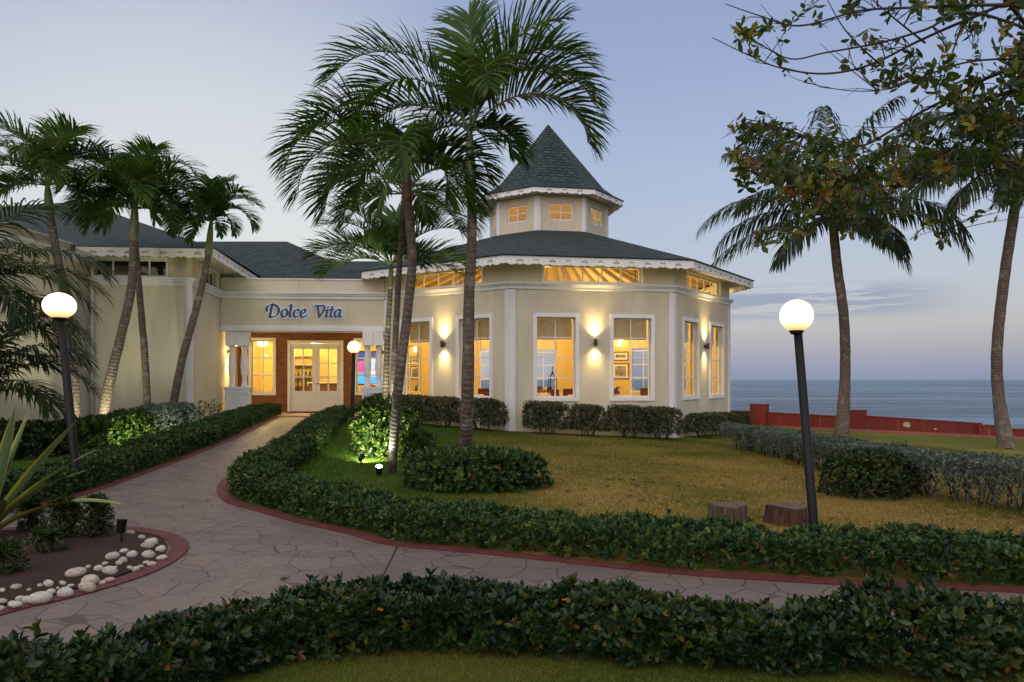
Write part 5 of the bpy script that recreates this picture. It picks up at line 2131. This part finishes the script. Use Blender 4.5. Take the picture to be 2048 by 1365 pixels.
palm('short palm with yellowish lit trunk and low crown near the porch', [Vector((at(769, 800, D4).x, D4, gzf(at(769, 800, D4).x, D4) - .1)), at(772, 760, D4), at(776, 660, D4), at(781, 575, D4)], [.075, .066, .056, .050],
     [(180, 62, 1.9, 1.5), (188, 40, 1.8, 1.5), (172, 18, 1.6, 1.2), (0, 55, 1.9, 1.5), (8, 30, 1.8, 1.4), (352, 10, 1.5, 1.0), (350, 72, 1.9, 1.6), (270, 45, 1.3, 1.8), (235, 40, 1.5, 1.7), (305, 35, 1.5, 1.7), (90, 70, 1.8, 1.3), (130, 50, 1.7, 1.6), (205, 72, 1.9, 1.5),
      (50, 40, 1.4, 1.6), (95, 80, 1.5, .8)], shaft=.50, ll=.60, lw=.038, n_l=56, hang=.3, vee=.5)

FR_L = [(2, 70, 2.2, 2.4), (12, 44, 1.9, 2.4), (350, 20, 1.5, 2.1), (178, 70, 2.2, 2.4), (188, 44, 1.9, 2.4), (168, 22, 1.5, 2.0), (90, 82, 2.0, 1.2), (60, 72, 2.0, 2.0), (120, 68, 2.0, 2.0), (275, 66, 1.8, 2.3), (305, 46, 1.6, 2.3),
        (240, 46, 1.6, 2.3), (325, 80, 2.0, 2.0), (215, 80, 2.0, 2.0), (335, 8, 1.3, 1.6), (205, 8, 1.3, 1.6)]


def left_palm(label, pxs, d, r, rot, k, shaft):
    b = at(pxs[0][0], 800, d)
    pts = [Vector((b.x, d, gzf(b.x, d) - .1))] + [at(x, y, d) for x, y in pxs[1:]]
    rad = np.linspace(r, r * .72, len(pts))
    palm(label, pts, list(rad), [(az + rot, el, ln * k, dr) for az, el, ln, dr in FR_L], shaft=shaft, ll=.62 * k, lw=.040, n_l=58, hang=.5, vee=.6)


left_palm('palm with broad dark crown standing at the far left of the palms', [(152, 0), (146, 740), (132, 610), (112, 500), (99, 425)], 17.4, .115, 7, 1.08, .62)
left_palm('palm whose trunk leans right from the lit shrub', [(200, 0), (218, 770), (240, 680), (262, 580), (268, 478)], 18.0, .125, -12, .98, .85)
left_palm('palm with slender straight trunk behind the crossed leaning trunk', [(297, 0), (290, 720), (282, 620), (276, 550), (271, 482)], 19.0, .092, 20, .92, .8)
left_palm('palm with small separate crown leaning against the wing corner', [(338, 0), (362, 730), (392, 620), (408, 555), (417, 508)], 19.5, .105, -25, .78, .85)

palm('coconut palm with long arching fronds before the red sea wall', [G(1682, 872) - Vector((0, 0, .15)), at(1690, 760, 26), at(1688, 640, 26), at(1674, 530, 26), at(1664, 425, 26)], [.25, .175, .165, .155, .15],
     [(4, 20, 5.5, 1.6), (352, 8, 4.6, 1.4), (178, 16, 5.2, 1.35), (184, -8, 4.6, .8), (166, 72, 4.8, 1.25), (96, 86, 4.4, .6), (14, 58, 4.8, 1.3), (350, 76, 4.6, 1.0), (188, 52, 4.6, 1.4), (140, 66, 4.6, 1.1), (270, 25, 3.8, 1.8), (302, 42, 4.0, 1.8), (238, 34, 4.2, 1.7), (60, 40, 4.4, 1.5),
      (122, 38, 4.4, 1.5), (200, 50, 4.4, 1.7), (330, -20, 3.2, .9), (212, -24, 3.0, .8), (150, 10, 4.2, 1.3), (30, 8, 4.0, 1.3), (285, -10, 2.8, 1.0)],
     None, 'coco_leaf', 1.0, .07, 64, 1.5, .15, 'coconut palms by the sea', name='coconut_palm', rr=.035, bend=1.9)
palm('coconut palm at the right edge with its trunk bowed toward the house', [G(2016, 898) - Vector((0, 0, .15)), at(1998, 800, 22.5), at(1994, 700, 22.5), at(2008, 560, 22.5), at(2026, 440, 22.5), at(2044, 330, 22.5)], [.24, .165, .15, .145, .14, .14],
     [(180, 24, 4.6, 1.5), (186, 4, 4.2, 1.2), (172, 52, 4.2, 1.7), (196, -12, 3.4, .9), (160, 20, 4.0, 1.4), (0, 30, 4.2, 1.6), (12, 5, 4, 1.3), (350, 55, 4.2, 1.6), (270, 25, 3.6, 1.8), (300, 40, 3.8, 1.8), (235, 30, 3.8, 1.6), (90, 70, 3.8, 1.2), (60, 35, 4, 1.5),
      (120, 35, 4, 1.5), (210, 45, 4, 1.7), (225, -15, 3.0, .9), (330, -18, 3, .8)],
     None, 'coco_leaf', .95, .066, 62, 1.5, .15, 'coconut palms by the sea', name='coconut_palm', rr=.035, bend=1.9)

# feathery palms at the left edge
for (c_, lb, fr_) in ((at(-70, 600, 13.2), 'feathery palm with drooping dark fronds crossing above the flattened globe lamp',
                       [(2, 42, 2.6, 1.7), (8, 22, 2.5, 1.5), (355, 5, 2.4, 1.3), (348, 30, 2.4, 1.6), (330, 15, 2.2, 1.5), (30, 35, 2.4, 1.6), (0, 75, 2.4, 1.6), (300, 30, 2, 1.6), (180, 40, 2.2, 1.6), (90, 60, 2.2, 1.4), (345, -12, 2.1, .9), (12, -5, 2.2, 1.0)]),
                      (at(-60, 830, 13.8), 'feathery palm with pale lower fronds sweeping over the dark undergrowth',
                       [(0, 68, 2.5, 1.9), (10, 52, 2.3, 2.0), (350, 42, 2.1, 1.9), (20, 75, 2.4, 1.7), (340, 62, 2.2, 1.9), (5, 30, 1.8, 1.6), (45, 60, 2.2, 1.8), (300, 55, 2.0, 1.8), (90, 75, 2.2, 1.2), (180, 55, 2.2, 1.7), (358, 80, 2.6, 1.5)])):
    g0 = gzf(c_.x, c_.y)
    palm(lb, [Vector((c_.x - .1, c_.y, g0 - .1)), Vector((c_.x - .05, c_.y, (g0 + c_.z) / 2)), c_], [.09, .08, .07], fr_, shaft=.25, leaf='areca_leaf', ll=.62, lw=.036, n_l=48, hang=.7, vee=.3, group='feathery palms at the left edge', name='feather_palm')

# ---- clipped hedges
HG = 'low clipped hedges along the path'
near_line = smooth_line([G(*p) for p in ((-500, 1600), (-150, 1480), (120, 1410), (330, 1385), (440, 1325), (600, 1295), (900, 1283), (1150, 1290), (1400, 1312), (1700, 1324), (2100, 1334), (2600, 1345))], 5)
hedge('clipped_hedge', near_line, .54, .285, M['hedge_dark'], 'dark glossy low hedge running along the near side of the path', HG, .056, .0235, 560, 8, wob=.035, stems=9, stem_r=.009, inner=.45, wave=.035)
mid_line = offset(EDGE_R, .44)
iA = min(range(len(EDGE_R)), key=lambda i: (EDGE_R[i] - G(610, 858).xy).length)
hedge('clipped_hedge', mid_line[1:], .74, .295, M['hedge_leaf'], 'long curving low hedge between the lawn and the path', HG, .050, .022, 430, 6, wob=.03, stems=6, inner=.45)
hedge('clipped_hedge', offset(EDGE_L, -.42)[1:], .74, .36, M['hedge_leaf'], 'low hedge along the left side of the path to the porch', HG, .050, .022, 380, 6, wob=.03, stems=5, inner=.45)

# flowering tips in the near hedge
mb = MB()
rg = random.Random(4)
for (px, py) in ((1130, 1200), (1330, 1230), (1565, 1250), (1600, 1290), (760, 1220)):
    d = 4.12
    c_ = at(px, py, d)
    for k in range(7):
        a = rg.uniform(0, 6.28)
        e = rg.uniform(-.2, 1.2)
        dv = Vector((math.cos(a) * math.cos(e), math.sin(a) * math.cos(e), math.sin(e)))
        sv = dv.orthogonal().normalized() * .008
        mb.face([c_, c_ + dv * .008 + sv * .5, c_ + dv * .02, c_ + dv * .008 - sv * .5])
near_h = [o_ for o_ in bpy.data.objects if o_.get('label', '').startswith('dark glossy low hedge')][0]
mb.build('blossom', M['flower'], near_h)

# ---- silver hedge, bushes
sl = smooth_line([G(1462, 893).xy, G(1560, 915).xy, G(1700, 952).xy, G(1830, 984).xy, G(2048, 1024).xy + Vector((0, 0)), G(2300, 1060).xy], 5)
hedge('silver_hedge', sl, .85, .60, M['silver_leaf'], 'clipped silvery hedge with bare stems running toward the sea', None, .038, .018, 480, 6, zmin=.08, wob=.03, stems=16, base_fade=.62, stem_r=.010, cat='hedge', stem_z=.9)
c = G(1769, 1003)
bush('round_bush', (c.x, c.y + .5), .62, .55, .60, M['hedge_dark'], 'dark rounded bush on the dry lawn before the silvery hedge', None, .05, .022, 420, 6, boxy=.45, wob=.05, inner=.6)
c = G(935, 1000)
bush('round_bush', (c.x + .04, 10.95), 1.05, .62, .50, M['hedge_leaf'], 'broad green clump of shrubs round the palm foot', None, .085, .036, 240, 6, boxy=.35, wob=.05, inner=.6)
WG = 'grey green shrubs under the pavilion windows'
wl = ['first shrub under the pavilion windows counting from the porch', 'second shrub from the porch, against the wall under the lit wall light', 'third shrub from the porch, hidden partly by the tall palm trunk', 'narrow leggy shrub just left of the white corner trim',
      'wide shrub just right of the white corner trim, under the left lawn window', 'narrow shrub under the lit wall light facing the lawn', 'shrub under the right lawn window, left half of the longest pair', 'shrub at the next corner trim, right half of the longest pair',
      'shrub round the corner on the sea side of the pavilion', 'last shrub on the sea side beside the silvery hedge', ]
spots = [(7, .75, .48, .8), (7, 1.9, .5, .8), (7, 3.0, .5, .8), (7, 4.45, .55, .82), (0, .95, .58, .82), (0, 2.15, .42, .8), (0, 3.35, .55, .84), (0, 4.35, .50, .84), (1, .95, .55, .66), (1, 2.3, .62, .66)]
for (fi, u, rx, h_), lb in zip(spots, wl):
    p0, t_, n_, L = frames[fi]
    p = p0 + t_ * u + n_ * .62
    bush('wall_shrub', (p.x, p.y), rx * 1.22, .45, h_ * 1.06, M['button_leaf'], lb, WG, .05, .022, 300, 6, boxy=.28, lift=.13, wob=.09, stems=10, inner=.6)
c = at(1474, 850, 26.0)
bush('wall_shrub', (c.x, c.y), .45, .4, .62, M['shrub_leaf'], 'bright green bush at the far sea corner of the pavilion', None, .07, .035, 200, 6)
# shrubs lit by the spotlights
c = at(768, 0, 14.2)
bush('leafy_shrub', (c.x - .05, 14.6), .62, .55, .98, M['shrub_leaf'], 'bright leafy shrub lit from below at the foot of the slim palms', None, .10, .038, 170, 6, boxy=.5, wob=.13, inner=.7)
bush('leafy_shrub', (at(832, 0, 14.2).x, 14.0), .36, .4, .48, M['shrub_leaf'], 'small leafy shrub right of the leaning palm trunk', None, .10, .038, 170, 6, boxy=.5, wob=.13)
bush('leafy_shrub', (at(748, 0, 22).x, 22.3), .45, .5, .75, M['hedge_leaf'], 'dark leafy shrub before the right panelled pedestal', None, .09, .04, 160, 6)
for k, (px, d, rx, h_, mt, lb) in enumerate(((205, 14.4, .52, .60, 'shrub_leaf', 'glossy green shrub lit by a spotlight, left of the brightest one'), (258, 14.9, .45, .66, 'shrub_leaf', 'brightest glossy green shrub in the left bed above its spotlight'),
                                             (318, 16.6, .48, .66, 'silver_leaf', 'grey leaved bush lit from below at the slender palm'), (356, 17.3, .44, .66, 'silver_leaf', 'grey leaved bush beside the corner of the wing'),
                                             (130, 14.2, .5, .52, 'hedge_dark', 'dark low shrub behind the post of the flattened globe lamp'), (50, 13.6, .7, .55, 'hedge_dark', 'dark low shrub under the pale feathery fronds'), (-30, 13.2, .7, .6, 'hedge_dark', 'dark low shrub cut by the left edge of the photo'))):
    bush('leafy_shrub', (at(px, 0, d).x, d), rx, .55, h_, M[mt], lb, 'shrubs in the left bed', .09 if mt != 'silver_leaf' else .06, .036 if mt != 'silver_leaf' else .02, 170 if mt != 'silver_leaf' else 260, 6, boxy=.5, wob=.14, inner=.6)
for (px, lb) in ((400, 'young upright plant at foot of the wing wall, the one farther from the porch'), (428, 'young upright plant at foot of the wing wall, the one nearer the porch')):
    d = 21.6
    c = at(px, 0, d)
    g0 = gzf(c.x, d)
    o = thing('young_plant', (c.x, d, g0), lb, 'plant', 'young plants by the wing wall')
    mb = MB()
    tips, axs = [], []
    for s_ in range(3):
        b_ = Vector((c.x + (s_ - 1) * .06, d, g0))
        tip = b_ + Vector(((s_ - 1) * .10, RS.uniform(-.05, .05), .48 + .1 * (s_ == 1)))
        mb.tube([b_, (b_ + tip) / 2, tip], [.008, .007, .004], 5)
        for j in range(7):
            f = .35 + .65 * j / 6
            tips.append(b_.lerp(tip, f))
            axs.append((0, 0, 1))
    mb.build('stem', M['twig'], o)
    leaf_object('foliage', [rosettes(np.array(tips), np.array(axs, float), 4, .13, .035, spread=(.7, 1.4))], M['hedge_dark'], o)

# small upright shrubs in the near bed
for k, (px, py, r, h_, lb) in enumerate(((60, 1075, .12, .36, 'small upright shrub in the mulch beneath the striped leaves'), (132, 1090, .15, .36, 'small upright shrub in the middle of the mulch bed'), (196, 1088, .115, .38, 'small upright shrub nearest the unlit spotlight'),
                                         (12, 1165, .12, .24, 'small dark shrub close to the white stones at the left edge'), (95, 1120, .12, .20, 'low small shrub in front of the upright ones in the mulch'))):
    c = G(px, py)
    bush('bed_shrub', (c.x, c.y), r, r, h_, M['bed_leaf'], lb, 'small shrubs in the mulch bed', .040, .016, 700, 6, boxy=1.0, wob=.26, inner=.8, zs=.05)

# striped spiky plant
m, t, o_ = material('striped_leaf')
at2 = t.n('ShaderNodeAttribute', attribute_name='tint')
nz = t.noise(t.mapping(t.n('ShaderNodeTexCoord').outputs['UV'], (14, .6, 1)), 3.0, 3)
f_ = t.math('ADD', at2.outputs['Fac'], t.math('MULTIPLY', t.math('SUBTRACT', nz.outputs[0], .5), .45))
principled(t, o_, t.ramp(f_, [(.0, (.10, .19, .08, 1)), (.40, (.17, .25, .11, 1)), (.55, (.09, .15, .045, 1)), (.75, (.36, .34, .05, 1)), (1, (.44, .40, .08, 1))]), .45)
M['striped'] = m
bp = G(-30, 1085)
o = thing('striped_agave', bp, 'large spiky plant with yellow edged sword leaves at the left edge', 'plant')
rg = random.Random(8)
tips = [(47, 783, .1), (58, 818, .25), (30, 815, -.1), (156, 838, -.1), (199, 897, -.35), (177, 941, -.55), (252, 1010, -.3), (-40, 760, 0), (-140, 800, .1), (-190, 900, 0), (-220, 980, -.2), (-20, 790, .4), (-100, 830, -.4), (10, 1000, -.7), (-170, 1020, -.5)]
for (px, py, dd) in tips:
    tip = at(px, py, bp.y + dd)
    b0 = bp + Vector((rg.uniform(-.03, .03), rg.uniform(-.03, .03), .03))
    L_ = (tip - b0).length
    out = (tip - b0).normalized()
    sag = .13 * L_ * (1 - abs(out.z))
    n = 14
    side = out.cross(Vector((0, 0, 1))).normalized()
    nrm_ = side.cross(out)
    tw = rg.uniform(-.5, .5)
    vs, ti, fs, uvs = [], [], [], []
    for i in range(n + 1):
        t_ = i / n
        p = b0.lerp(tip, t_) + Vector((0, 0, sag * 4 * t_ * (1 - t_)))
        wd = .165 * (1 - (1 - t_) ** 3 * .55) * (1 - t_ ** 3.2) + .002
        s2 = side * math.cos(tw * t_) + nrm_ * math.sin(tw * t_)
        for j in range(7):
            c = (j - 3) / 3
            vs.append(p + s2 * (c * wd / 1.0 * .55) + nrm_ * (.35 * wd * c * c * (1 - t_)))
            ti.append(abs(c))
    for i in range(n):
        for j in range(6):
            a = i * 7 + j
            fs.append((a, a + 1, a + 8, a + 7))
    loops = [i for f in fs for i in f]
    uv = [((i % 7) / 6, (i // 7) / n) for i in loops]
    me = mesh_np('leaf', [tuple(v) for v in vs], loops, np.arange(len(fs)) * 4, [M['striped']], None, True, ti, uv)
    lf = bpy.data.objects.new('leaf', me)
    COL.objects.link(lf)
    adopt(lf, o)

# ---- the broad-leaved tree reaching in from the right
TB = Vector((7.6, 9.4, gzf(7.6, 9.4) - .1))
TREE = thing('almond_tree', TB, 'broad leaved tree spreading bare twigs and large leaves from the right', 'tree')
fork = Vector((7.4, 9.3, 3.0))
mb = MB()
trunk_tube(mb, [TB, TB + Vector((.05, 0, 1.2)), Vector((7.5, 9.35, 2.2)), fork, Vector((7.3, 9.1, 4.4)), Vector((7.0, 9.0, 6.2))], [.26, .22, .20, .18, .13, .07])
mb.build('trunk', M['bark'], TREE)
BR = [([(2150, 200), (2048, 142), (1985, 152), (1920, 186), (1840, 226), (1775, 266), (1720, 292), (1640, 280), (1540, 250)], 9.0, .040),
      ([(2150, 260), (2048, 186), (1960, 206), (1880, 238), (1800, 272), (1735, 335), (1650, 370), (1560, 372), (1480, 330)], 8.7, .038),
      ([(2200, 60), (2048, 16), (1960, 11), (1820, 16), (1720, 22), (1600, 52), (1520, 32), (1450, 8)], 8.4, .030),
      ([(2200, 20), (2048, 2), (1930, 42), (1830, 86), (1740, 130), (1650, 148), (1560, 136), (1500, 112), (1425, 76)], 8.8, .030),
      ([(2160, 100), (1950, 26), (1850, 60), (1760, 86), (1650, 106), (1580, 118), (1510, 82), (1460, 50)], 8.2, .022),
      ([(2150, 120), (1960, 121), (1850, 152), (1780, 178), (1700, 182), (1610, 166)], 9.2, .018),
      ([(2180, 300), (2048, 240), (1980, 260), (1900, 300), (1850, 350), (1800, 400)], 9.3, .034),
      ([(2200, 340), (2048, 330), (1960, 350), (1900, 420), (1880, 470)], 9.4, .026),
      ([(1850, 86), (1780, 30), (1700, -40)], 8.6, .014), ([(1760, 130), (1690, 60), (1640, -30)], 8.7, .012),
      ([(1735, 335), (1690, 400), (1640, 450), (1560, 470)], 8.8, .016), ([(1840, 300), (1800, 420), (1740, 470)], 9.0, .014),
      ([(2060, 60), (1990, -20), (1900, -80)], 8.5, .03), ([(1930, 30), (1900, 120), (1870, 200)], 9.0, .014)]
bp_all = []
for pts, d, r in BR:
    P = smooth_curve3([at(x, y, d + .35 * math.sin(i * 1.7 + d)) for i, (x, y) in enumerate(pts)], 6)
    if pts[0][0] > 2100:
        P = smooth_curve3([fork + Vector((0, 0, max(0, P[0].z - fork.z) * .35)), fork.lerp(P[0], .6) + Vector((0, 0, .1)), P[0]], 4)[:-1] + P
    mb = MB()
    n = len(P)
    mb.tube(P, [r * .8 * (1 - .90 * i / (n - 1)) + .002 for i in range(n)], 7)
    mb.build('branch', M['bark'], TREE)
    bp_all += [(P[i], i / (n - 1)) for i in range(n)]
ANCH = np.array([p[0] for p in bp_all])
rg = random.Random(21)
tw = MB()
tips, axs, tnt = [], [], []


def twig_to(q, nleaf, old):
    i = int(np.argmin(((ANCH - np.array(q)) ** 2).sum(1)))
    a = Vector(ANCH[i])
    midp = a.lerp(q, .5) + Vector((rg.uniform(-.08, .08), rg.uniform(-.08, .08), rg.uniform(-.02, .12)))
    P = smooth_curve3([a, midp, q], 4)
    tw.tube(P, [.008 * (1 - .7 * j / (len(P) - 1)) for j in range(len(P))], 4)
    for j in range(nleaf):
        f = rg.uniform(.45, 1)
        tips.append(P[int(f * (len(P) - 1))] + Vector((rg.uniform(-.05, .05), rg.uniform(-.05, .05), rg.uniform(-.05, .03))))
        axs.append((rg.uniform(-.7, .4), rg.uniform(-.6, .6), rg.uniform(-.5, .7)))
        tnt.append(old if rg.random() < .75 else rg.random())


MASS = [((1490, 290), (55, 45), 26), ((1530, 340), (60, 40), 30), ((1480, 370), (35, 20), 8), ((1600, 310), (60, 50), 30), ((1680, 330), (70, 55), 42), ((1620, 400), (70, 45), 34), ((1700, 420), (60, 50), 26), ((1780, 330), (60, 60), 40), ((1560, 470), (70, 30), 16),
        ((1850, 300), (70, 70), 46), ((1930, 300), (70, 70), 50), ((2000, 260), (60, 80), 56), ((2040, 200), (60, 90), 60), ((1960, 210), (60, 50), 34), ((1880, 180), (60, 40), 18), ((2030, 400), (50, 50), 30), ((1940, 110), (50, 40), 14), ((2040, 80), (60, 60), 30),
        ((2100, 150), (80, 160), 60), ((2120, 330), (80, 100), 40), ((1800, 20), (110, 30), 18), ((1920, 15), (80, 30), 16), ((2020, 10), (60, 30), 16), ((1620, 40), (60, 25), 9), ((1760, 80), (50, 25), 8), ((1500, 60), (30, 25), 5), ((1490, 95), (30, 25), 4), ((1820, 150), (60, 30), 14), ((1770, 160), (40, 25), 8), ((1865, 480), (40, 25), 7), ((1740, 470), (50, 25), 6), ((1530, 75), (25, 20), 3), ((1660, 95), (30, 15), 3),
        ((1900, -80), (160, 60), 30), ((2100, -60), (120, 80), 40)]
for (cx, cy), (sx_, sy), n in MASS:
    for _ in range(int(n * .85)):
        while True:
            u, v = rg.uniform(-1, 1), rg.uniform(-1, 1)
            if u * u + v * v < 1:
                break
        d = rg.uniform(8.1, 9.9)
        twig_to(at(cx + u * sx_, cy + v * sy, d), rg.randint(1, 2), rg.choice((.5, .55, .65, .72, .75, .95)) if rg.random() < .12 else rg.uniform(.05, .5))
for _ in range(60):                                       # bare twiglets off the outer branches
    i = rg.randrange(len(bp_all))
    p, f = bp_all[i]
    if f < .35:
        continue
    d_ = Vector((-rg.uniform(.3, 1), rg.uniform(-.5, .5), rg.uniform(-.45, .55))).normalized()
    ln = rg.uniform(.2, .5)
    P = [p, p + d_ * ln * .5 + Vector((0, 0, rg.uniform(-.03, .05))), p + d_ * ln + Vector((0, 0, rg.uniform(-.02, .12)))]
    tw.tube(P, [.006, .004, .002], 4)
    if rg.random() < .5:
        d2 = (d_ + Vector((0, 0, rg.choice((-.7, .7))))).normalized()
        tw.tube([P[1], P[1] + d2 * ln * .45], [.004, .002], 4)
    if rg.random() < .3:
        tips.append(P[2])
        axs.append((-.3, 0, -.5))
        tnt.append(rg.random())
tw.build('twig', M['bark'], TREE)
leaf_object('foliage', [rosettes(np.array([tuple(p) for p in tips]), np.array(axs), 4, .112, .050, lv=.45, spread=(.5, 1.5), tint=np.array(tnt), fold=.2, droop=.22, tv=.06)], M['almond_leaf'], TREE)

# ---- grass blades over the lawn, fallen leaves
def inside(poly, x, y):
    P = np.array([(p[0], p[1]) for p in poly])
    c = np.zeros(len(x), bool)
    j = len(P) - 1
    for i in range(len(P)):
        cond = ((P[i, 1] > y) != (P[j, 1] > y)) & (x < (P[j, 0] - P[i, 0]) * (y - P[i, 1]) / (P[j, 1] - P[i, 1] + 1e-12) + P[i, 0])
        c ^= cond
        j = i
    return c


lawn_poly = [p for p in offset(EDGE_R, .55) if p.x < 12] + [Vector((12, 6)), Vector((15, 27)), Vector((8.5, 29)), Vector((7.7, 26.2)), Vector((5, 22.2)), Vector((0, 21.3)), Vector((-4, 24))]
left_poly = [p for p in offset(EDGE_L, -.6)] + [Vector((-14, 10)), Vector((-11.4, 12)), Vector((-11.4, 20)), Vector((-9, 20.4)), Vector((-9.2, 23))]
near_poly = [p for p in offset(near_line, -.15)] + [Vector((8, 3.0)), Vector((4, 2.6)), Vector((-3, 2.4))]
GV, GT = [], []


def scatter(poly, n, x0, x1, y0, y1, h0, h1, wd, dry0):
    y = np.sqrt(RS.uniform(0, 1, n)) if False else RS.uniform(0, 1, n) ** 1.6
    y = y0 + (y1 - y0) * y
    x = RS.uniform(x0, x1, n)
    k = inside(poly, x, y) & (np.abs(x) < y * .75 + .6)
    x, y = x[k], y[k]
    m_ = len(x)
    z = gz(x, y)
    h = RS.uniform(h0, h1, m_)
    a = RS.uniform(0, 2 * np.pi, m_)
    lean = RS.uniform(.25, 1.1, m_)
    b = RS.uniform(0, 2 * np.pi, m_)
    wv = np.column_stack([np.cos(a), np.sin(a), np.zeros(m_)]) * wd
    tip = np.column_stack([x + np.cos(b) * h * lean, y + np.sin(b) * h * lean, z + h])
    base = np.column_stack([x, y, z - .003])
    GV.append(np.stack([base - wv, base + wv, tip], 1))
    dry = np.clip((x + 2.6) / 3.8, 0, 1) * .72 * (1 - .38 * np.clip((y - 13) / 6.5, 0, 1)) if dry0 is None else np.full(m_, dry0)
    patch = np.sin(x * 1.7 + 1.2 * np.sin(y * .9)) * np.sin(y * 1.3 + x * .4) * .30
    GT.append(np.clip(dry + patch + RS.normal(0, .13, m_), 0, 1))


scatter(lawn_poly, 420000, -5, 12, 6.0, 22, .015, .052, .0038, None)
scatter(left_poly, 50000, -13, -4, 8, 22, .015, .05, .004, .25)
scatter(near_poly, 110000, -1.5, 4.5, 3.2, 4.6, .012, .035, .0022, .35)
V = np.concatenate(GV)
T = np.concatenate(GT)
me = mesh_np('grass', V.reshape(-1, 3), np.arange(len(V) * 3), np.arange(len(V)) * 3, [M['grass']], None, False, np.repeat(T, 3))
o = bpy.data.objects.new('grass', me)
COL.objects.link(o)
setp(o, 'short worn grass, green by the porch and dry toward the sea', 'grass', None, 'stuff')

mb = MB()
mb.mesh([(-.05, 0, .004), (-.015, -.022, .014), (.03, -.016, .012), (.055, .004, .028), (.02, .02, .016), (-.02, .02, .02), (.0, 0, .002)],
        [(0, 1, 6), (1, 2, 6), (2, 3, 6), (3, 4, 6), (4, 5, 6), (5, 0, 6)], 0, True)
lf = mb.build('fallen_leaf', M['dry_leaf'])
lf.location = G(570, 1161) + Vector((0, 0, .007))
lf.scale = (.8, .8, .9)
lf.rotation_euler.z = .4
setp(lf, 'curled brown leaf lying alone on the flagstone path', 'leaf')
rg = random.Random(17)
for k in range(95):
    px, py = rg.choice((rg.uniform(1090, 1980), rg.gauss(1290, 90))), rg.choice((rg.uniform(925, 1075), rg.gauss(970, 18)))
    if py < 915:
        continue
    p = G(px, py)
    if p.y > 16 or not inside(lawn_poly, np.array([p.x]), np.array([p.y]))[0] or (1640 < px < 1880 and py < 1020):
        continue
    o = copy_tree(lf)
    o.location = p + Vector((0, 0, .008))
    s = rg.uniform(.5, 1.3)
    o.scale = (s, s, s)
    o.rotation_euler = (0, 0, rg.uniform(0, 6.28))
    setp(o, 'small brown fallen leaf on the dry lawn', 'leaf', 'fallen leaves on the lawn')
